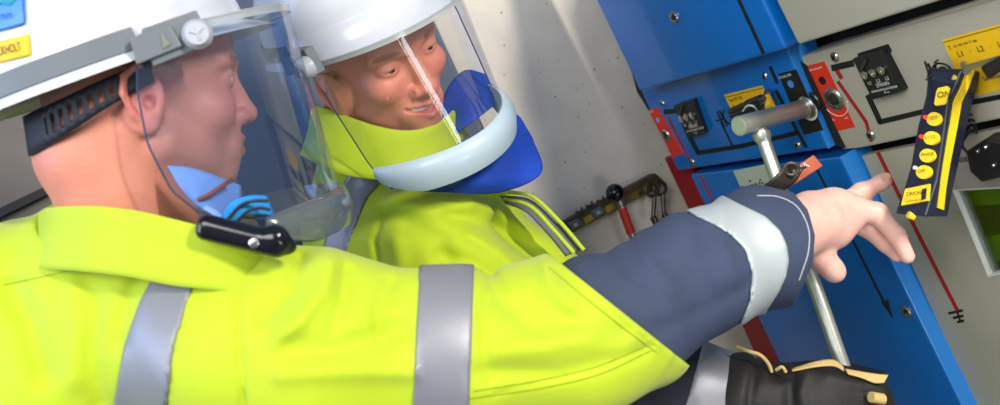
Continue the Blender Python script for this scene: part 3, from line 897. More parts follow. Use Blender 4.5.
# ================================================================== people
hivis = mat('hivis_yellow_cloth', (180, 203, 20), 0.75, bump=(900, 0.08), var=(9, 0.05), sheen=0.2)
navy = mat('navy_cloth', (54, 66, 92), 0.85, bump=(1200, 0.25), var=(25, 0.10))
darknavy = mat('dark_navy_cloth', (26, 30, 42), 0.85, bump=(1200, 0.25))
reflect = mat('reflective_tape', (136, 138, 146), 0.42, 0.25, bump=(1500, 0.1))
leather = mat('black_leather', (20, 19, 17), 0.55, bump=(700, 0.35))
tan = mat('tan_lining', (206, 176, 112), 0.8, bump=(400, 0.4))
skinm = mat_vcol('skin', 0.5, 260, 0.25, 0.12)
shellm = mat('white_helmet_plastic', (200, 205, 214), 0.25, coat=0.4)
bandm = mat('grey_carrier_plastic', (106, 114, 120), 0.45)
CM = 0.01

def norm(v): v = np.array(v, float); return v / np.linalg.norm(v)
def frame(Fv, Uv):
    Fv = norm(Fv); Uv = np.array(Uv, float); Uv = norm(Uv - Fv * np.dot(Uv, Fv)); L = np.cross(Uv, Fv)
    return np.stack([Fv, L, Uv], 1)

class Head:
    def __init__(s, org, rot): s.org = np.array(org, float); s.rot = rot
    def c(s, p): return s.org + s.rot @ (np.array(p, float) * CM)      # head cm -> camera-local
    def w(s, p): return toworld(s.c(p))
    def inv(s, v): return (v - s.org) @ s.rot / CM

def add_head(sd, H, smile, fat=1.0, ex=0.0, ez=0.0):
    c = CM
    def e(o, r, k=1.0, op='u', rot=None):
        R = H.rot if rot is None else H.rot @ rot
        sd.pr.append(Prim('ell', op, k * c, o=H.c(o), r=np.array(r) * c, rot=R))
    def cn(a, b, ra, rb=None, k=1.0, op='u'):
        sd.pr.append(Prim('cone', op, k * c, a=H.c(a), b=H.c(b), ra=ra * c, rb=(ra if rb is None else rb) * c))
    e((-.9, 0, 2.8), (9.4, 7.6, 8.8))
    e((3.4, 0, -3.6), (5.3, 6.1, 7.2), 2.0)
    e((5.4, 0, 3.2), (3.6, 5.6, 4.6), 1.5)
    cn((0.5, -5.6, -6.0), (6.0, -1.7, -9.8), 1.7 * fat, 1.5, 2.0); cn((0.5, 5.6, -6.0), (6.0, 1.7, -9.8), 1.7 * fat, 1.5, 2.0)
    e((6.6, 0, -9.9), (1.9, 2.3, 1.7), 1.6)
    for s_ in (-1, 1):
        e((5.6 + .4 * smile, s_ * 4.0, -3.2 + .5 * smile), (2.4, 2.3, 2.1), 1.4)
        cn((8.6, s_ * .8, 1.6), (6.9, s_ * 5.0, 1.7), .8, .7, 1.0)
        e((9.1, s_ * 3.2, -0.1), (1.5, 2.1, 1.2), 1.0, 's')
        e((7.0, s_ * 3.2, -0.1), (1.45, 1.75, 1.35), .25)
    cn((8.3, 0, 0.7), (9.9, 0, -3.5), .8, 1.1, 1.0)
    e((10.0, 0, -3.9), (1.25, 1.35, 1.1), .5)
    for s_ in (-1, 1):
        e((9.0, s_ * 1.45, -4.1), (1.1, .85, .85), .4)
        e((9.6, s_ * .7, -4.95), (.5, .32, .35), .2, 's')
    e((7.6, 0, -7.0), (1.7, 3.4, 2.4), 1.4)
    if smile:
        for s_ in (-1, 1):
            cn((9.3, 0, -6.35), (8.0, s_ * 2.9, -6.0), .42, .25, .35); cn((9.1, 0, -8.0), (8.0, s_ * 2.7, -6.6), .55, .3, .35)
            cn((9.25, 0, -7.2), (8.2, s_ * 3.0, -6.2), .60, .28, .12, 's')
            cn((9.3, s_ * 2.0, -3.9), (7.7, s_ * 4.2, -6.8), .22, .2, .5, 's')
            cn((8.9, s_ * 1.9, -.9), (8.0, s_ * 4.4, -1.1), .16, .14, .4, 's')
            cn((8.55, s_ * 2.0, -.25), (8.0, s_ * 4.6, -.35), .27, .22, .12, 's')
    else:
        cn((9.2, 0, -6.5), (8.3, -2.2, -6.9), .5, .25, .4); cn((9.2, 0, -6.5), (8.3, 2.2, -6.9), .5, .25, .4)
        cn((9.0, 0, -7.8), (8.2, -2.0, -7.3), .6, .25, .4); cn((9.0, 0, -7.8), (8.2, 2.0, -7.3), .6, .25, .4)
        for s_ in (-1, 1):
            cn((9.8, 0, -7.15), (8.5, s_ * 2.4, -7.1), .14, .1, .15, 's')
            cn((8.6, s_ * 2.0, -.2), (8.0, s_ * 4.5, -.2), .46, .34, .12, 's')
    e_, c_ = e, cn
    e = lambda o, *q, **w_: e_((o[0] + ex, o[1], o[2] + ez), *q, **w_)
    cn = lambda a, b, *q, **w_: c_((a[0] + ex, a[1], a[2] + ez), (b[0] + ex, b[1], b[2] + ez), *q, **w_)
    for s_ in (-1, 1):                          # ears
        an = s_ * 0.35
        R = np.array([[math.cos(an), -math.sin(an), 0], [math.sin(an), math.cos(an), 0], [0, 0, 1.0]])
        e((-1.3, s_ * 7.9, -1.6), (1.9, .65, 3.2), .35, 'u', R)
        e((-.4, s_ * 7.3, -1.8), (1.0, 1.2, 2.4), .6)
        e((-1.2, s_ * 8.7, -1.2), (1.25, .55, 2.4), .25, 's', R)
        pts = [(-.1, s_ * 7.8, .3), (-.6, s_ * 8.3, 1.3), (-1.8, s_ * 8.7, 1.5), (-3.0, s_ * 8.9, .6), (-3.2, s_ * 8.8, -1.0), (-2.4, s_ * 8.4, -3.0), (-1.2, s_ * 8.0, -4.4)]
        for a, b in zip(pts[:-1], pts[1:]): cn(a, b, .36, .36, .15)
        cn((-.3, s_ * 8.0, -.6), (-1.6, s_ * 8.5, .2), .26, .2, .2); cn((-.1, s_ * 8.0, -2.2), (-.9, s_ * 8.2, -3.2), .38, .4, .3)
        e((-.9, s_ * 8.0, -4.1), (.9, .6, .9), .3)
        e((-.9, s_ * 8.3, -2.0), (.55, 1.0, .7), .2, 's')
    e, cn = e_, c_
    cn((-2.8, 0, -5), (-2.6, 0, -15), 6.5 * fat, 6.3 * fat, 2.5)
    e((-6.3, 0, -6.5), (4.4, 5.2, 4.4), 2.0)

def skin_colour(H, hair, stub):
    base = np.array(s2l((214, 138, 114))); lips = np.array(s2l((176, 88, 84))); rosy = np.array(s2l((222, 122, 112)))
    hairc = np.array(s2l(hair)); brow = np.array(s2l((120, 84, 62)))
    def f(v):
        q = H.inv(v); n = len(q); c = np.tile(base, (n, 1))
        def blend(c, t, col): t = np.clip(t, 0, 1)[:, None]; return c * (1 - t) + col * t
        g = lambda o, r: np.exp(-(((q - np.array(o)) / np.array(r)) ** 2).sum(1))
        for s_ in (-1, 1):
            c = blend(c, .6 * g((7, s_ * 4.2, -3.2), (3, 2, 2)), rosy); c = blend(c, .7 * g((-1.5, s_ * 8.6, -1), (2.5, 1.2, 3.6)), rosy)
            c = blend(c, 1.0 * (g((8.0, s_ * 3.4, 1.9), (1.6, 2.0, .42)) > .35) * .65, brow)
        c = blend(c, .6 * g((10.9, 0, -4), (1.6, 1.6, 1.2)), rosy)
        c = blend(c, 1.3 * g((9.2, 0, -7.1), (1.2, 2.6, .95)), lips)
        c = blend(c, stub * g((6, 0, -8.5), (5, 6.5, 3.2)), np.array(s2l((186, 132, 118))))
        hr = (q[:, 2] > 2.6 + np.clip((q[:, 0] - 3) * .9, -1.2, 5)) & (np.abs(q[:, 1]) < 9) & (q[:, 2] > -2)
        back = np.clip((-q[:, 0] - 4.5) / 3, 0, 1) * np.clip((q[:, 2] + 6.5) / 3.5, 0, 1) * (np.abs(q[:, 1]) < 7.7)
        c = blend(c, hr * .6, hairc); c = blend(c, back * .45, hairc)
        c = blend(c, (q[:, 0] > 25) * .8, np.array(s2l((246, 200, 186))))
        return c
    return f

def make_eyes(H, parent, iris, smile):
    for s_ in (-1, 1):
        o = np.array([6.95, s_ * 3.2, -0.12]); ax = H.rot @ norm((1, 0.02 * s_, -.05)); axw = M3 @ ax
        c = toworld(H.c(o))
        r = 1.27 * CM
        e = Geo().lathe(c, axw, [(r * math.sin(a) + 1e-5, -r * math.cos(a)) for a in np.linspace(0, math.pi, 19)], 24).make('eyeball', mat('eye_white', (224, 214, 206), .25), parent, True, angle=2)
        Geo().lathe(c, axw, [(.56 * CM, 1.145 * CM), (.5 * CM, 1.2 * CM), (.3 * CM, 1.27 * CM), (1e-5, 1.29 * CM)], 24).make('iris', iris, e, True, angle=2)
        Geo().lathe(c, axw, [(.24 * CM, 1.285 * CM), (1e-5, 1.305 * CM)], 16).make('pupil', mat('pupil', (8, 8, 10), .1), e)

# ---- helmet with visor (lengths in head centimetres)
def rotpitch(a):
    a = math.radians(a)
    return np.array([[math.cos(a), 0, -math.sin(a)], [0, 1, 0], [math.sin(a), 0, math.cos(a)]])   # helmet -> head
def make_helmet(H, label, pitch, rim_z, visor_mat, guard_mat, strap, guard_deg, HS=None, guard_far=None, pmv=(92, 93, 91, 85, 77), reach=0.0, sub=None, guard_h=3.4, vz=-13.6, dy=0, ztop=6.6):
    Rp = rotpitch(pitch); HS = HS or H; guard_far = guard_far or guard_deg
    hw = lambda p: H.w(Rp @ np.array(p, float) + np.array([0, dy, 0]))
    t = thing('safety_helmet', label, 'helmet', tuple(hw((0, 0, rim_z))), 'white helmets with face shields')
    NU, prof = 96, []
    def shell(off):
        rows = []
        zs = [(-.6, 1.05, 1), (-.5, 1.03, .8), (0, .6, .35), (.5, .18, 0), (2.4, .05, 0), (2.7, -.05, 0)]
        for dz, fl, pk in zs: rows.append((rim_z + dz, 1.0, fl + off, pk))
        top = rim_z + 13.4; b0 = rim_z + 2.9
        for a in np.linspace(0, math.pi / 2, 18)[0:]:
            rows.append((b0 + (top - b0 + off) * math.sin(a), max(math.cos(a) ** .86, 1e-3), -.1 + off, 0))
        out = []
        for z, sc, fl, pk in rows:
            r = []
            for k in range(NU):
                p = 2 * math.pi * k / NU
                cx, sy = math.cos(p), math.sin(p)
                ax = 12.8 if cx > 0 else 15.0
                peak = max(0, cx) ** 3
                x = -1.2 + (ax * sc + fl * min(1, sc * 2) + 2.2 * peak * pk) * cx; y = (11.4 * sc + fl * min(1, sc * 2)) * sy
                r.append((x, y, z - 1.0 * peak * pk * .5))
            out.append(r)
        return out
    o_, i_ = shell(0), shell(-.3)
    allr = o_[::-1] + i_
    v = [hw(p) for r in allr for p in r]; nr = len(allr); f = []
    for i in range(nr - 1):
        for k in range(NU):
            k2 = (k + 1) % NU; f.append([i * NU + k, i * NU + k2, (i + 1) * NU + k2, (i + 1) * NU + k])
    g = Geo(); g.add(v, f); sh = g.make('shell', shellm, t, True, angle=.9)
    # ribs on top of the shell
    for y0 in (-2.6, 2.6):
        pts = [hw((-1.2 + 13.2 * math.cos(a), y0 * (1 - .0 * a), rim_z + 2.6 + 10.9 * math.sin(a) ** .9)) for a in np.linspace(.25, 2.7, 26)]
        Geo().tube(pts, .35 * CM, 8).make('crown_rib', shellm, sh, True)
    # carrier band
    def ring_band(name, z0, z1, p0, p1, grow, m, par, n=70, th=.28):
        vv = []; ff = []
        for i in range(n):
            p = math.radians(p0 + (p1 - p0) * i / (n - 1)); cx, sy = math.cos(p), math.sin(p); ax = 12.8 if cx > 0 else 15.0
            for (z, q) in ((z0, grow), (z0, grow + th), (z1, grow + th), (z1, grow)):
                vv.append(hw((-1.2 + (ax + q) * cx, (11.4 + q) * sy, z)))
        for i in range(n - 1):
            for k in range(4):
                k2 = (k + 1) % 4; ff.append([i * 4 + k, i * 4 + k2, i * 4 + 4 + k2, i * 4 + 4 + k])
        ff += [[0, 1, 2, 3], [4 * n - 4, 4 * n - 3, 4 * n - 2, 4 * n - 1]]
        return Geo().add(vv, ff).make(name, m, par, bevel=.0008)
    ring_band('carrier_band', rim_z + .35, rim_z + 2.35, 78, 282, .25, bandm, t)
    for s_ in (-1, 1):
        y = s_ * 12.0
        def bx(name, x0, x1, z0, z1, y0, y1, m, par, bev=.0015):
            a = [hw((x0, s_ * y1, z0)), hw((x1, s_ * y1, z0 + .2)), hw((x1 - .3, s_ * y1, z1)), hw((x0 + .3, s_ * y1, z1))]
            b = [hw((x0, s_ * y0, z0)), hw((x1, s_ * y0, z0 + .2)), hw((x1 - .3, s_ * y0, z1)), hw((x0 + .3, s_ * y0, z1))]
            return Geo().prism(a, b).make(name, m, par, bevel=bev)
        cl = bx('clip_bracket', 2.0, 7.6, rim_z - 1.7, rim_z + 1.8, 11.2, 12.5, bandm, t)
        bx('clip_tongue', .8, 5.0, rim_z - 1.1, rim_z + 1.3, 12.3, 13.0, bandm, cl)
        bx('clip_slot', 3.4, 4.1, rim_z - .6, rim_z + .9, 12.9, 13.15, mat('slot_grey_plastic', (120, 124, 112), .5), cl, .0006)  # slot inlay in a slightly lighter olive grey
        c = hw((6.6, s_ * 12.4, rim_z - .3)); ax_ = M3 @ (H.rot @ (Rp @ np.array([0, s_, 0.])))
        kn = Geo().lathe(c, ax_, [(1.4 * CM, 0), (1.4 * CM, .004), (1.25 * CM, .008), (1.1 * CM, .013), (1.0 * CM, .0145), (1e-5, .0145)], 32).make('pivot_knob', mat('light_grey_plastic', (176, 182, 192), .4), t, True)
        for a in (.5, 2.6, 4.7):
            d = M3 @ (H.rot @ (Rp @ np.array([math.cos(a), 0, math.sin(a)]))); cc = c + ax_ * .0148
            Geo().tube([cc, cc + d * .0065], .0013, 8).make('knob_ridge', kn.data.materials[0], kn, True)
    # brim liner carrying the shield, just above the forehead
    def vis(phi, t_, grow=0):
        p = math.radians(phi); ax = 13.4 + reach + 4.0 * t_ + grow; by = 11.9 + .3 * t_ + grow
        zt = ztop - 3.2 * (1 - math.cos(p)); zb = vz - 2.6 * (1 - math.cos(p))
        return (1.0 + ax * math.cos(p), by * math.sin(p) + dy, zt + (zb - zt) * t_)
    def pm(t_): return float(np.interp(t_, [0, .25, .5, .75, .9, 1], [*pmv, guard_deg]))
    nu, nv = 64, 26; vv = []; ff = []
    for j in range(nv):
        t_ = j / (nv - 1)
        for i in range(nu): vv.append(H.w(vis(-pm(t_) + 2 * pm(t_) * i / (nu - 1), t_)))
    for j in range(nv - 1):
        for i in range(nu - 1): ff.append([j * nu + i, j * nu + i + 1, (j + 1) * nu + i + 1, (j + 1) * nu + i])
    vo = put('face_shield', vv, ff, visor_mat, t, True)
    edge = [vv[j * nu] for j in range(nv)] + [vv[(nv - 1) * nu + i] for i in range(nu)] + [vv[j * nu + nu - 1] for j in range(nv - 1, -1, -1)] + [vv[i] for i in range(nu - 1, -1, -1)]
    Geo().tube(edge, .0009, 6).make('shield_edge', mat('shield_edge_grey', (44, 54, 84), .3), vo, True)
    # top holder strip
    g = Geo(); vv2 = []; ff2 = []
    n = 50
    for i in range(n):
        ph = -70 + 140 * i / (n - 1)
        for (t_, gr) in ((-.01, -.15), (-.01, .2), (.03, .2), (.03, -.15)): vv2.append(H.w(vis(ph, t_, gr)))
    for i in range(n - 1):
        for k in range(4):
            k2 = (k + 1) % 4; ff2.append([i * 4 + k, i * 4 + k2, i * 4 + 4 + k2, i * 4 + 4 + k])
    Geo().add(vv2, ff2).make('shield_holder', mat_clear('holder_clear_' + t.name, (.80, .84, .86), .15, .1, .45, (.62, .66, .66)), vo)
    # chin guard
    vv2 = []; ff2 = []; n = 70
    sec_ = [(0, -.1, .4), (0, .45, .35), (.35, 1.0, -.6), (.5, 1.35, -1.6), (.45, 1.0, -guard_h), (.2, .2, -guard_h - .2), (0, -.5, -guard_h + .1), (0, -.4, -1.5)]
    K = len(sec_)
    for i in range(n):
        u = i / (n - 1); ph = -guard_deg + (guard_far + guard_deg) * u
        taper = min(1, 6 * min(u, 1 - u)) ** .5 * .75 + .25
        b = np.array(vis(ph, 1.0)); p = math.radians(ph); out = np.array([math.cos(p), math.sin(p), 0])
        for (_, gr, dz) in sec_: vv2.append(H.w(b + out * gr * taper + np.array([0, 0, dz * taper])))
    for i in range(n - 1):
        for k in range(K):
            k2 = (k + 1) % K; ff2.append([i * K + k, i * K + k2, (i + 1) * K + k2, (i + 1) * K + k])
    ff2 += [list(range(K)), list(range((n - 1) * K, n * K))]
    cg = Geo().add(vv2, ff2).make('chin_guard', guard_mat, t, True, angle=1.0)
    if strap:
        pts = [(-.5, -8.7, .9, 1.1), (-4.2, -8.3, -.7, 1.35), (-7.8, -6.2, -2.6, 1.7), (-10.3, -2.6, -4.0, 2.0), (-10.9, 0, -4.3, 2.0), (-10.3, 2.6, -4.0, 2.0), (-7.8, 6.2, -2.6, 1.7), (-4.2, 8.3, -.7, 1.35), (-.5, 8.7, .9, 1.1)]
        cen = catmull(pts, 141); vv2 = []; ff2 = []
        lv = [-1, -.45, .45, 1]
        for x, y, z, h_ in cen:
            for l in lv: vv2.append(HS.w((x - .1 * l, y, z + h_ * l * .95)))
        for i in range(140):
            for k in range(3):
                slot = (k == 1) and 12 <= i <= 44 and (i % 4 in (0, 1))
                if not slot: ff2.append([i * 4 + k, (i + 1) * 4 + k, (i + 1) * 4 + k + 1, i * 4 + k + 1])
        so = put('nape_strap', vv2, ff2, mat('black_strap', (14, 20, 34), .6), t, True)
        md = so.modifiers.new('s', 'SOLIDIFY'); md.thickness = .002
    return t, sh, vis

# ---- cloth helpers
def folds(lines, noise=0.0015, seed=1, fr=(28, 60)):
    """lines: (points px, width px, depth m); positive depth digs in, negative raises a ridge"""
    rn = np.random.RandomState(seed)
    ks = rn.normal(size=(7, 3)); ks /= np.linalg.norm(ks, axis=1)[:, None]; ks *= rn.uniform(fr[0], fr[1], 7)[:, None]; ph = rn.uniform(0, 6.28, 7)
    def f(p):
        X, Y, D = pix(p); d = np.zeros(X.shape)
        for pts, wd, dep in lines:
            best = np.full(X.shape, 1e9)
            for (x0, y0), (x1, y1) in zip(pts[:-1], pts[1:]):
                vx, vy = x1 - x0, y1 - y0; t = np.clip(((X - x0) * vx + (Y - y0) * vy) / (vx * vx + vy * vy), 0, 1)
                tt = np.hypot(X - x0 - t * vx, Y - y0 - t * vy); best = np.minimum(best, tt)
            d += dep * np.exp(-(best / wd) ** 2)
        wrp = np.sin(p @ ks[5] * .5 + ph[5]) * 1.5
        for i in range(5): d += noise * .5 * np.sin(p @ ks[i] + ph[i] + wrp)
        return d
    return f
def half(p1, p2, keep_left=True, bow=0.0):
    """cut by the plane through two pixels along the view: keeps one side"""
    (x1, y1), (x2, y2) = p1, p2; L = math.hypot(x2 - x1, y2 - y1); s_ = 1 if keep_left else -1
    def f(p):
        X, Y, D = pix(p); q = ((X - x1) * (y2 - y1) - (Y - y1) * (x2 - x1)) / L
        u = ((X - x1) * (x2 - x1) + (Y - y1) * (y2 - y1)) / L / L
        q = q - bow * 4 * u * (1 - u)
        return s_ * q * D / F
    return f
def band_between(a, b, bow=0):
    """points between two pixel lines a (left) and b (right)"""
    f1 = half(a[0], a[1], True, bow); f2 = half(b[0], b[1], False, bow)
    return [lambda p: -f1(p), lambda p: -f2(p)]
def ring_collar(name, ring, h_px, out_px, m, parent, thick=.004, inner=.6):
    """standing collar: ring = (px, py, depth, height) top edge, closed"""
    c = np.mean([U(*r[:3]) for r in ring], 0)
    rows = []
    for (k, o) in ((.55, -.25), (.12, -.10), (0, 0), (.06, .06), (.45, .12), (1.0, .30)):
        row = []
        for x, y, d, h in ring + ring[:1]:
            p = U(x, y, d); rad = p - c; rad[1] = 0; rn = rad / (np.linalg.norm(rad) + 1e-9)
            q = p + np.array([0, -h * k, 0]) + rn * (h * o)
            row.append(toworld(q))
        rows.append(row)
    return sheet(name, rows, 110, 24, thick, m, parent, 0)

iris1 = mat('iris_blue_grey', (70, 110, 140), .2); iris2 = mat('iris_brown_green', (92, 88, 56), .2)

# ================================================================== first man (pointing)
H1 = Head(U(144, 84, .92), frame((.866, .075, -.50), (-.09, 1, .02)))
man = thing('person', 'man in yellow hi-vis jacket reaching out and pointing with bare right hand', 'person', tuple(W(200, 700, .95)))
sd = Sdf()
add_head(sd, H1, 0, 1.0)
def Rr(px, d): return px * d / F
J1 = [((20, 318), .93, 88), ((150, 325), .90, 88), ((255, 345), .865, 93), ((335, 352), .86, 88), ((450, 356), .87, 76), ((560, 340), .90, 74), ((632, 318), .935, 70)]
FA = [((632, 312), .935, 60), ((700, 273), .965, 56), ((770, 245), 1.00, 55), ((795, 236), 1.01, 50)]
def chain(sd, L, k, dr=0.0):
    for (a, b) in zip(L[:-1], L[1:]):
        sd.cone(U(*a[0], a[1]), U(*b[0], b[1]), Rr(a[2], a[1]) - dr, Rr(b[2], b[1]) - dr, k)
chain(sd, [((128, 240), .93, 60), ((120, 330), .95, 75), ((90, 600), .98, 120)], .03)
chain(sd, [(p, d, r) for p, d, r in J1[1:]], .03, .022)
chain(sd, FA[:-1], .02, .022)
sd.chain([U(760, 250, 1.0), U(800, 226, 1.025), U(818, 222, 1.035)], [.038, .031, .029], .012)
# hand
hd = 1.045
def hc(pts, rs, k=.006):
    sd.chain([U(*p) for p in pts], rs, k)
hc([(812, 214, hd), (836, 210, hd + .01), (854, 209, hd + .012)], [.027, .024, .017], .012)
hc([(812, 232, hd), (832, 226, hd + .005), (848, 219, hd + .01)], [.027, .024, .016], .012)
hc([(836, 205, hd + .04), (862, 193, hd + .045), (882, 182, hd + .04), (885, 180, hd + .04)], [.0125, .0105, .0090, .0080], .006)
hc([(846, 205, hd + .03), (868, 209, hd + .045), (884, 224, hd + .05), (890, 240, hd + .05)], [.0125, .0108, .0095, .0082], .004)
hc([(852, 208, hd + .005), (877, 214, hd + .004), (896, 235, hd), (907, 256, hd - .002)], [.0150, .0122, .0106, .0088], .005)
hc([(848, 220, hd + .02), (868, 228, hd + .024), (885, 243, hd + .024), (897, 255, hd + .022)], [.0135, .0116, .0102, .0084], .004)
hc([(814, 236, hd), (820, 256, hd - .004), (832, 269, hd - .004), (835, 272, hd - .004)], [.021, .0150, .0125, .0115], .008)
for x, y, dd in ((877, 212, .003), (862, 191, .045)): sd.ell(U(x, y, hd + dd), (.011, .010, .010), .006)
for (x, y) in ((861, 206), (889, 226), (903, 244)):   # knuckle creases
    pass
body1 = sdf_obj('body', sd, .0021, skinm, man, skin_colour(H1, (122, 92, 74), .35), 1)
make_eyes(H1, body1, iris1, 0)
def nail(x, y, d, a, r=(.0062, .0048)):
    c = toworld(U(x, y, d)); a = math.radians(a); ex = np.array(RIGHT) * math.cos(a) + np.array(UP) * math.sin(a); ey = -np.array(RIGHT) * math.sin(a) + np.array(UP) * math.cos(a); n = np.array([0, -1, 0])
    pts = [c + ex * r[0] * math.cos(q) + ey * r[1] * math.sin(q) for q in np.linspace(0, 2 * math.pi, 16, endpoint=False)]
    Geo().prism([p + n * .0005 for p in pts], [p - n * .003 for p in pts]).make('fingernail', mat('nail', (232, 176, 156), .3), body1, bevel=.0006)
nail(886, 177, hd + .0305, 28)
nail(911, 254, hd - .0085, -62, (.0055, .0035))

# jacket of the first man
F1 = [([(243, 262), (238, 310), (244, 410)], 3.0, .0035), ([(0, 284), (60, 271), (125, 256), (163, 244)], 2.2, .002),
      ([(168, 232), (150, 256), (128, 300), (118, 340)], 9, .004), ([(190, 236), (215, 246), (250, 262)], 7, .0035),
      ([(10, 290), (30, 320), (44, 372)], 14, .007), ([(70, 285), (78, 330), (72, 380)], 12, -.003), ([(95, 300), (92, 350), (100, 405)], 9, .0035),
      ([(330, 262), (322, 290), (300, 320), (272, 345)], 10, -.006), ([(345, 272), (344, 300), (332, 330)], 7, .004), ([(300, 262), (290, 290), (262, 318)], 9, .005),
      ([(270, 345), (330, 350), (400, 330)], 12, .005), ([(280, 375), (340, 372), (410, 372)], 10, -.0035), ([(390, 285), (378, 310), (384, 345)], 8, .0035),
      ([(490, 275), (500, 300), (540, 330)], 9, .005), ([(545, 262), (548, 280), (570, 305)], 7, -.004), ([(500, 350), (550, 345), (590, 335)], 12, -.005),
      ([(480, 372), (560, 372), (640, 352)], 9, .004), ([(486, 300), (484, 340), (490, 380)], 6, .003), ([(530, 300), (560, 320), (620, 335)], 10, .004),
      ([(488, 396), (600, 366), (652, 345)], 1.4, .0015), ([(550, 266), (600, 306), (655, 348)], 1.3, .0015), ([(660, 347), (612, 306), (562, 262)], 2.5, -.0015)]
def jack1(grow=0.0):
    j = Sdf()
    chain(j, J1, .04, -grow)
    chain(j, [((60, 400), .96, 150), ((85, 800), 1.0, 160)], .05, -grow)
    chain(j, [((20, 330), .95, 95), ((-20, 420), .98, 110)], .04, -grow)
    j.cone(U(560, 352, .90), U(662, 346, .94), Rr(42, .9) + grow, Rr(8, .94) + grow, .02)
    j.cone(U(110, 255, .93), U(110, 330, .93), Rr(80, .93) + grow, Rr(95, .93) + grow, .03)
    j.cone(U(640, 312, .935), U(662, 324, .95), Rr(64, .935) + grow, Rr(22, .95) + grow, .02)
    j.disp = folds([(p_, w_, d_ * 1.5) for p_, w_, d_ in F1], .0026, 3)
    return j
jk = jack1(); jk.pr.append(Prim('cone', 's', .012, a=U(118, 150, .90), b=U(124, 246, .92), ra=.075, rb=.070))
jk.cut.append(half((552, 256), (680, 358), True))
jk1 = sdf_obj('jacket', jk, .0033, hivis, man, None, 1)
def piece(name, base, cuts, vox, m, parent, inset=None):
    base.cut += cuts
    return sdf_obj(name, base, vox, m, parent, None, 1)
b = jack1(.0026); piece('reflective_band', b, [half((418, 270), (411, 420), False, 3), half((474, 275), (470, 420), True, 3)] if False else [lambda p: -half((474, 275), (469, 420), False)(p), lambda p: -half((419, 270), (412, 420), True)(p)], .0025, reflect, jk1)
def shoulder_band(p):
    X, Y, D = pix(p)
    l = np.interp(Y, [240, 262, 300, 345, 405, 460], [176, 160, 140, 124, 113, 108]); r = np.interp(Y, [240, 262, 300, 345, 405, 460], [226, 205, 188, 174, 167, 163])
    return np.maximum(l - X, X - r) * D / F
b = jack1(.0026); b.cut.append(shoulder_band); b.cut.append(lambda p: -(pix(p)[1] - 256) / 900.); sdf_obj('reflective_band', b, .0025, reflect, jk1, None, 1)
# navy forearm
F1n = [([(600, 240), (612, 270), (640, 300)], 10, .004), ([(640, 232), (648, 262), (672, 290)], 9, -.004), ([(575, 262), (590, 290), (620, 322)], 10, -.003),
       ([(690, 214), (690, 250), (705, 290)], 10, .0035), ([(720, 205), (722, 240), (735, 280)], 8, -.003), ([(660, 330), (720, 300), (745, 285)], 9, .003)]
def arm1(grow=0.0):
    a = Sdf(); chain(a, [((590, 320), .92, 60)] + FA, .03, -grow)
    a.disp = folds(F1n, .002, 9); return a
a = arm1(); a.cut.append(lambda p: -half((548, 253), (676, 355), True)(p) - .006)
cuffline = ((790, 178), (812, 300))
def xb(ys, xs, s_):
    return lambda p: s_ * (pix(p)[0] - np.interp(pix(p)[1], ys, xs)) * pix(p)[2] / F
a.cut.append(xb([178, 185, 192, 210, 235, 260, 285, 300], [735, 762, 793, 808, 815, 813, 804, 796], 1)); a.pr.append(Prim('cone', 's', .004, a=U(790, 238, 1.008), b=U(850, 215, 1.05), ra=.047, rb=.06))
slv = sdf_obj('lower_sleeve', a, .0030, navy, jk1, None, 1)
a = arm1(.0026)
a.cut += [xb([200, 209, 217, 226, 236, 250, 273, 300, 330], [678, 684, 697, 716, 732, 745, 752, 750, 738], -1), xb([195, 205, 216, 230, 245, 261, 277, 292, 312], [722, 742, 765, 780, 787, 789, 786, 779, 766], 1)]
sdf_obj('reflective_band', a, .0024, mat('pale_reflective_tape', (176, 186, 188), .45, .15, bump=(1500, .1)), jk1, None, 1)
bs_ = bvh_of(slv)
st_ = [hit(bs_, x, y, .0004) for x, y in catmull([(757, 196), (778, 197), (797, 207), (808, 228), (808, 252), (799, 280)], 30)]
Geo().tube([q for q in st_ if q is not None], .0006, 6).make('stitching', mat('pale_thread', (190, 190, 190), .7), slv)
# collar
col1 = [(40, 216, .96, .05), (50, 210, .87, .055), (90, 208, .83, .055), (132, 212, .815, .055), (172, 221, .81, .055), (212, 232, .81, .05), (250, 247, .825, .045), (282, 262, .87, .04), (284, 258, .95, .04), (250, 240, 1.0, .045), (190, 224, 1.02, .05), (120, 214, 1.02, .05), (68, 211, 1.01, .05)]
ring_collar('collar', col1, 0, 0, hivis, jk1, .004)
# light shirt collar under the shield
lb_ = mat('light_blue_cloth', (120, 160, 225), .8); bb_ = mat('bright_blue_cloth', (30, 140, 220), .8)
sh_ = sheet('shirt_collar', [[toworld(U(*q)) for q in r] for r in ([(168, 166, .845), (190, 168, .84), (215, 176, .85), (240, 186, .875)], [(180, 186, .835), (196, 192, .83), (216, 200, .84), (240, 208, .865)], [(196, 204, .83), (208, 212, .825), (222, 220, .83), (240, 228, .86)])], 24, 16, .003, lb_, jk1)
s2 = sheet('shirt_collar', [[toworld(U(*q)) for q in r] for r in ([(222, 214, .83), (232, 202, .83), (248, 196, .84), (266, 196, .86)], [(224, 222, .832), (238, 208, .832), (254, 204, .842), (270, 206, .862)], [(230, 228, .836), (244, 216, .836), (260, 214, .846), (274, 216, .866)])], 24, 12, .003, bb_, jk1)
for k, pts in enumerate(([(228, 219), (240, 206), (254, 201), (268, 201)], [(236, 222), (247, 212), (259, 208), (270, 210)])):
    Geo().tube(catmull([toworld(U(x, y, .829)) for x, y in pts], 20), .0016, 8).make('piping', mat('dark_piping', (22, 26, 40), .6), s2, True)
Geo().tube(catmull([toworld(U(x, y, d)) for x, y, d in ((198, 200, .824), (210, 194, .824), (222, 186, .832), (232, 180, .845))], 16), .0022, 8).make('piping', mat('brown_piping', (110, 60, 50), .6), sh_, True)
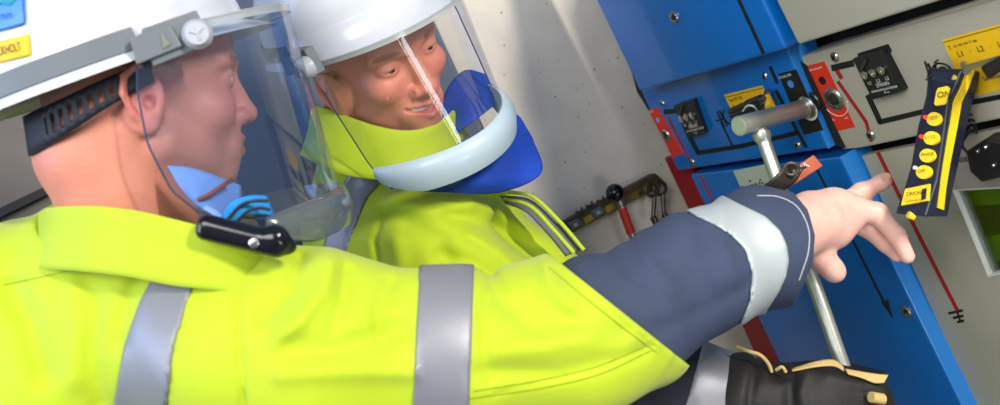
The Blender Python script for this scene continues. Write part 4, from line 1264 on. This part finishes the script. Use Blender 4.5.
dv = thing('radio_microphone', 'black glossy oblong device lying on the pointing man\'s yellow collar', 'device', tuple(W(246, 250, .80)))
r_ = Sdf(); a_ = math.radians(-14)
Rz = np.array([[math.cos(a_), -math.sin(a_), 0], [math.sin(a_), math.cos(a_), 0], [0, 0, 1.0]])
r_.box(U(242, 236, .795), (.041, .0115, .010), .009, .004, rot=Rz)
r_.cone(U(276, 236, .795), U(290, 247, .80), .010, .006, .008)
ro = sdf_obj('casing', r_, .0015, mat('gloss_black_plastic', (14, 16, 24), .18), dv, None, 1)
c = toworld(U(254, 243, .7855)); Geo().lathe(c, (0, -1, 0), [(.0045, 0), (.0045, .0012), (.003, .002), (.0003, .002)], 20).make('badge', steel, dv, True)

# trousers
def trousers(hip, foot, d0, m, parent):
    for k, (dx, dd) in enumerate(((-0.10, -.06), (.10, .06))):
        hw_, fw = np.array(hip) + np.array([dx * .4, dd, 0]), np.array(foot) + np.array([dx, dd * 1.6, 0])
        kn = (hw_ + fw) / 2 + np.array([.02, -.03, 0])
        Geo().tube(catmull([hw_ + np.array([0, 0, .08]), hw_, kn, fw + np.array([0, 0, .07])], 22), list(np.linspace(.125, .075, 22)), 20).make('trouser_leg', m, parent, True)
        b = Geo(); f0 = fw.copy(); f0[2] = 0
        vv = []; 
        for z, s_ in ((0, 1), (.03, 1.0), (.07, .8), (.12, .62)):
            for a in np.linspace(0, 2 * math.pi, 20, endpoint=False):
                vv.append(f0 + np.array([(.13 * s_) * math.cos(a) + .05 * s_, .055 * s_ * math.sin(a), z]))
        ff = [[i * 20 + j, i * 20 + (j + 1) % 20, (i + 1) * 20 + (j + 1) % 20, (i + 1) * 20 + j] for i in range(3) for j in range(20)] + [list(range(20))[::-1], list(range(60, 80))]
        b.add(vv, ff).make('boot', leather, parent, True)
h1 = toworld(U(90, 800, 1.0)); trousers(h1, (h1[0] - .02, h1[1] + .05, 0), 0, navy, man)

H1h = Head(H1.org, frame((.951, .075, -.30), (-.09, 1, .02)))
hel1, shell1, vis1 = make_helmet(H1h, 'white hard hat with clear shield worn by the pointing man, yellow sticker on it', 17, 2.3,
    mat_clear('clear_shield_blue', (.74, .80, .90), .04, .10, .04, (.35, .5, .8)), mat_clear('smoky_guard', (.50, .56, .60), .12, .2, .25, (.32, .36, .38)), True, 58, vz=-12.6, guard_h=3.6, ztop=7.2, HS=H1, reach=.5)
b1_ = bvh_of(shell1)
st = drape('name_sticker', b1_, [[(-60, 58), (-20, 47), (30, 34)], [(-58, 82), (-18, 68), (32, 55)]], 26, 10, .0006, yellow, hel1, .0012)
bst = bvh_of(st)
def on(b, x0, y0, dirx, diry, off):
    def f(a, c):
        h = hit(b, x0 + dirx[0] * a + diry[0] * c, y0 + dirx[1] * a + diry[1] * c, off)
        return h if h is not None else np.array(W(x0, y0, .8))
    return f
text('lettering', 'OCKHOLT', None, None, None, 1.0, black, hel1, mapf=None) if False else None
def curved_text(s, b, x0, y0, px, ang, m, parent, off=.0008, wx=1.0):
    a = math.radians(ang); dx = (math.cos(a) * px * wx, -math.sin(a) * px * wx); dy = (-math.sin(a) * px, -math.cos(a) * px)
    return text('lettering', s, None, None, None, 1.0, m, parent, mapf=on(b, x0, y0, dx, dy, off))
curved_text('OCKHOLT', b1_, -5, 57, 12, 14, black, st, .0022, .5)
blu = mat('sticker_blue', (80, 140, 235), .45); blu2 = mat('sticker_dark_blue', (30, 90, 200), .45); teal = mat('sticker_teal', (40, 150, 160), .45)
st2 = drape('round_sticker', b1_, [[(-60, -20), (-10, -14), (24, -14)], [(-60, 10), (-10, 5), (26, 2)], [(-60, 44), (-10, 34), (26, 24)]], 26, 16, .0006, blu, hel1, .0012)
curved_text('050-7070', b1_, -9, 23, 8.0, 11, blu2, st2, .0022, .78)
pts = [hit(b1_, x, y, .0022) for x, y in ([(-30, 38), (-10, 33.5), (10, 28.5), (25.5, 24), (26, 18), (25, 8), (25, 0), (24, -10)])]
Geo().tube([p for p in pts if p is not None], .0008, 6).make('sticker_border', blu2, st2)
for pts in ([(-5, 8), (4, 3), (12, 5), (18, -2)], [(-2, -4), (8, -6), (14, -1)]):
    q = [hit(b1_, x, y, .0022) for x, y in pts]; Geo().tube([p for p in q if p is not None], .002, 8).make('printed_mark', teal, st2)

# ================================================================== second man (operating the lever)
H2 = Head(U(372, 47, 1.19), frame((.70, -.20, .68), (-.22, .86, .46)))
man2 = thing('person', 'man smiling behind a clear face shield, hi-vis jacket, gloved hand on the lever', 'person', tuple(W(480, 620, 1.4)))
sd = Sdf(); add_head(sd, H2, 1, 1.12, 2.0, -1.2)
nb2 = pix(H2.c((-4.5, 0, -15))); 
sd.cone(H2.c((-4.5, 0, -15)), U(415, 240, 1.44), .070, .09, .03)
S2 = [((372, 235), 1.29, 60), ((432, 250), 1.22, 62), ((500, 320), 1.17, 60), ((570, 425), 1.14, 56)]
A2 = [((570, 425), 1.14, 56), ((660, 420), 1.13, 52), ((745, 403), 1.13, 46)]
chain(sd, S2, .03, .02); chain(sd, A2, .02, .02)
sd.cone(U(410, 240, 1.42), U(480, 560, 1.45), .10, .13, .04)
body2 = sdf_obj('body', sd, .0022, skinm, man2, skin_colour(H2, (150, 104, 84), .2), 1)
make_eyes(H2, body2, iris2, 1)
# teeth
tv = []; tf = []
arcp = [(9.0 - .11 * y * y, y) for y in np.linspace(-2.3, 2.3, 25)]
for i, (x, y) in enumerate(arcp):
    tv += [H2.w((x - .35, y, -6.35 + .06 * y * y)), H2.w((x - .28, y, -7.25 + .10 * y * y))]
for i in range(24): tf.append([i * 2, i * 2 + 2, i * 2 + 3, i * 2 + 1])
to = put('teeth', tv, tf, mat('tooth', (226, 214, 196), .3), body2, True); md = to.modifiers.new('s', 'SOLIDIFY'); md.thickness = .002

F2 = [([(378, 262), (374, 240), (384, 214), (405, 200), (440, 196)], 2.6, .0035), ([(395, 200), (430, 210), (470, 205)], 8, -.005), ([(470, 196), (500, 212), (530, 232)], 7, -.005),
      ([(450, 215), (490, 225), (530, 250)], 8, .006), ([(410, 225), (440, 240), (450, 270)], 10, .005), ([(395, 240), (400, 262), (398, 290)], 9, -.004),
      ([(470, 235), (500, 252), (520, 275)], 7, -.005), ([(430, 190), (470, 190), (500, 200)], 4, .004), ([(440, 255), (470, 262), (500, 280)], 8, .005), ([(340, 150), (370, 175), (400, 180)], 4, .003), ([(355, 185), (350, 215), (340, 250)], 8, .002)]
def jack2(grow=0.0):
    j = Sdf(); chain(j, S2, .035, -grow)
    chain(j, [((420, 270), 1.38, 98), ((500, 640), 1.45, 118)], .05, -grow)
    chain(j, [((470, 250), 1.36, 62), ((520, 300), 1.33, 66), ((600, 500), 1.4, 80)], .035, -grow)
    chain(j, [((350, 215), 1.32, 46), ((372, 160), 1.31, 52)], .03, -grow)
    chain(j, [((395, 180), 1.34, 58), ((470, 215), 1.33, 50)], .03, -grow)
    j.disp = folds([(p_, w_, d_ * 1.4) for p_, w_, d_ in F2], .0028, 5); return j
j = jack2(); j.cut.append(half((500, 290), (620, 330), True) if False else (lambda p: -(560 - pix(p)[0]) / 900. * 1.0 - 10 * (pix(p)[1] < 0)))
j.cut = [lambda p: np.where((pix(p)[2] < 1.25) & (pix(p)[1] > 250), (pix(p)[0] - 556) / 800., -1.0)]
j.pr.append(Prim('cone', 's', .012, a=H2.c((-3, 0, -4)), b=H2.c((-4.5, 0, -15)), ra=.080, rb=.078))
jk2 = sdf_obj('jacket', j, .0036, hivis, man2, None, 1)
def sb2(p):
    X, Y, D = pix(p)
    l = np.interp(Y, [165, 176, 200, 230, 262, 300], [356, 347, 334, 326, 322, 320]); r = np.interp(Y, [165, 176, 200, 230, 262, 300], [400, 386, 366, 354, 343, 338])
    return np.maximum(np.maximum(l - X, X - r) * D / F, D - 1.36)
b = jack2(.0026); b.cut += [sb2, lambda p: (172 - pix(p)[1]) / 700.]; sdf_obj('reflective_band', b, .0032, reflect, jk2, None, 1)
b = jack2(.0026); b.cut += [lambda p: -half((505, 268), (545, 240), True)(p) if False else np.where(pix(p)[2] < 1.25, 0, 1) * 1.0 - .5, lambda p: np.abs((pix(p)[0] - 536) * .75 + (pix(p)[1] - 262) * .66) / 750. - .010]
sdf_obj('reflective_band', b, .0032, reflect, jk2, None, 1)
col2 = [(314, 112, 1.25, .06), (320, 108, 1.19, .065), (343, 116, 1.16, .07), (375, 127, 1.155, .065), (405, 132, 1.155, .055), (430, 128, 1.175, .045), (446, 118, 1.215, .04), (454, 110, 1.26, .04), (455, 96, 1.33, .06), (420, 104, 1.38, .06), (370, 108, 1.38, .06), (332, 110, 1.33, .06)]
ring_collar('collar', col2, 0, 0, hivis, jk2, .004)
# dark front strip with yellow piping
sheet('front_strip', [[toworld(U(*q)) for q in r] for r in ([(500, 196, 1.262), (530, 200, 1.24), (556, 224, 1.225), (580, 250, 1.215)], [(505, 203, 1.25), (526, 212, 1.23), (548, 234, 1.215), (566, 256, 1.205)])], 30, 6, .004, mat('dark_grey_strip', (84, 90, 100), .6), jk2)
for pts in ([(508, 192), (533, 197), (560, 222), (584, 250)], [(504, 199), (530, 206), (553, 229), (574, 253)]):
    Geo().tube(catmull([toworld(U(x, y, d)) for (x, y), d in zip(pts, (1.255, 1.232, 1.217, 1.205))], 24), .0028, 8).make('piping', hivis, jk2, True)
# lower navy sleeve
FN = [([(640, 378), (660, 395), (690, 410)], 8, .004), ([(620, 395), (650, 405), (700, 420)], 8, -.004)]
def arm2(grow=0):
    a = Sdf(); chain(a, [((520, 372), 1.16, 52)] + A2, .03, -grow); a.cone(U(640, 405, 1.13), U(690, 392, 1.13), Rr(44, 1.13) + grow, Rr(48, 1.13) + grow, .03); a.disp = folds(FN, .0022, 6); return a
a = arm2(); a.cut.append(lambda p: (555 - pix(p)[0]) / 800.); slv2 = sdf_obj('lower_sleeve', a, .0032, darknavy, jk2, None, 1)
a = arm2(.0026); a.cut += [lambda p: -half((704, 340), (684, 410), True)(p), half((743, 345), (727, 410), True)]
sdf_obj('reflective_band', a, .0028, reflect, jk2, None, 1)

# glove
gd = 1.10
GL = [([(758, 360), (752, 385), (748, 410)], 5, .004), ([(775, 372), (792, 380), (790, 405)], 7, .006), ([(806, 372), (800, 392), (806, 410)], 6, -.004), ([(830, 375), (850, 382), (870, 385)], 6, -.003)]
g_ = Sdf()
g_.cone(U(745, 402, gd + .01), U(775, 405, gd), .058, .046, .02)
g_.cone(U(775, 405, gd), U(815, 404, gd - .01), .046, .045, .02)
g_.cone(U(815, 404, gd - .01), U(866, 400, gd - .015), .045, .030, .02)
g_.box(U(842, 395, gd - .01), (.045, .028, .03), .02, .02)
for i, (x, dz) in enumerate(((800, -.03), (822, -.035), (845, -.035), (866, -.03))):      # curled fingers round the rod
    g_.chain([U(x, 408, gd + dz), U(x + 4, 432, gd + dz - .012), U(x + 6, 448, gd + .01), U(x + 4, 438, gd + .035)], [.016, .015, .014, .013], .006)
g_.chain([U(820, 395, gd + .02), U(846, 398, gd + .045), U(866, 410, gd + .045)], [.017, .016, .013], .008)
g_.disp = folds(GL, .0016, 8)
glove = sdf_obj('work_glove', g_, .0026, leather, man2, None, 1)
bg_ = bvh_of(glove)
def rim(pts, r, name='lining_edge'):
    q = []
    for x, y, d in catmull(pts, 26): q.append(toworld(U(x, y, d)))
    o = Geo().tube(q, r, 8).make(name, tan, glove, True); return o
rim([(737, 347, 1.10), (748, 351, 1.085), (760, 355, 1.08), (768, 363, 1.08), (772, 372, 1.08)], .0022)
rim([(776, 370, 1.075), (782, 367, 1.07), (786, 372, 1.07)], .002)
sheet('lining_flap', [[toworld(U(*q)) for q in r] for r in ([(792, 369, 1.085), (815, 362, 1.075), (833, 360, 1.075), (843, 367, 1.07)], [(792, 371, 1.075), (815, 367, 1.068), (834, 366, 1.066), (844, 371, 1.064)])], 20, 5, .002, tan, glove)
sheet('lining_flap', [[toworld(U(*q)) for q in r] for r in ([(845, 369, 1.07), (862, 372, 1.065), (876, 374, 1.06), (888, 375, 1.06)], [(848, 374, 1.062), (862, 378, 1.058), (874, 383, 1.055), (884, 383, 1.055)])], 20, 5, .002, tan, glove)
sheet('glove_cuff', [[toworld(U(*q)) for q in r] for r in ([(846, 363, 1.13), (862, 367, 1.125), (886, 373, 1.12)], [(846, 372, 1.09), (864, 378, 1.085), (886, 378, 1.08)])], 16, 6, .003, leather, glove)
Geo().tube([toworld(U(871, 397, 1.040)), toworld(U(883, 399, 1.045))], .0062, 12).make('pull_loop', tan, glove, True)

h2 = toworld(U(505, 660, 1.34)); trousers(h2, (h2[0] + .05, h2[1] - .02, 0), 0, navy, man2)

guard2 = mat('pale_blue_grey_guard', (176, 196, 208), .38, coat=.2)
hel2, shell2, vis2 = make_helmet(H2, 'white hard hat with clear shield and pale chin guard on the smiling man', 15, 3.4,
    mat_clear('clear_shield', (.955, .96, .965), .03, .085, .02, (.6, .65, .7)), guard2, False, 62, vz=-8.7, guard_h=3.7, guard_far=80, pmv=(80, 74, 70, 66, 64))
# blue cloth hanging from the chin guard
bl2 = mat('royal_blue_cloth', (10, 64, 176), .8, bump=(800, .25), var=(14, .15))
def gpt(ph, gr=.2, dz=-3.0):
    p = math.radians(ph); return H2.c(np.array(vis2(ph, 1.0)) + np.array([gr * math.cos(p), gr * math.sin(p), dz]))
phs = [-56, -34, -12, 10, 30, 50]
r0 = [gpt(p) for p in phs]
for p_, q_ in zip(phs, r0): print('guard', p_, [round(float(x), 3) for x in pix(q_)])
T = [[(381, 170), (412, 178), (450, 178), (484, 166), (510, 142), (518, 116)], [(379, 174), (410, 184), (449, 187), (490, 182), (526, 162), (526, 128)], [(381, 178), (408, 188), (446, 192), (500, 192), (541, 173), (532, 138)]]
dd_ = [.012, .02, .03]
rows_ = [[toworld(q) for q in r0]]
for k_, row in enumerate(T):
    rows_.append([toworld(U(x, y, -r0[i_][2] + dd_[k_] + .008 * ((i_ + k_) % 2))) for i_, (x, y) in enumerate(row)])
sheet('neck_curtain', rows_, 60, 24, .0022, bl2, hel2)

sheet('neck_curtain', [[toworld(U(*q)) for q in r] for r in (
    [(440, 108, 1.26), (450, 84, 1.26), (466, 70, 1.26), (486, 74, 1.25)],
    [(446, 122, 1.25), (460, 104, 1.25), (476, 92, 1.25), (492, 90, 1.24)],
    [(452, 136, 1.23), (466, 126, 1.22), (480, 116, 1.22), (495, 104, 1.22)])], 24, 14, .002, bl2, hel2)
# double stitching along the pointed hem of the yellow sleeve
bj_ = bvh_of(jk1)
for pts in ([(470, 398), (540, 388), (600, 374), (652, 350)], [(474, 391), (540, 380), (598, 366), (646, 345)], [(549, 268), (590, 302), (630, 333), (656, 352)], [(4, 285), (60, 273), (120, 258), (160, 247)]):
    q = [hit(bj_, x, y, .0003) for x, y in catmull(pts, 40)]
    q = [x for x in q if x is not None]
    if len(q) > 5: Geo().tube(q, .0007, 6).make('stitching', mat('olive_thread', (150, 170, 20), .8), jk1)
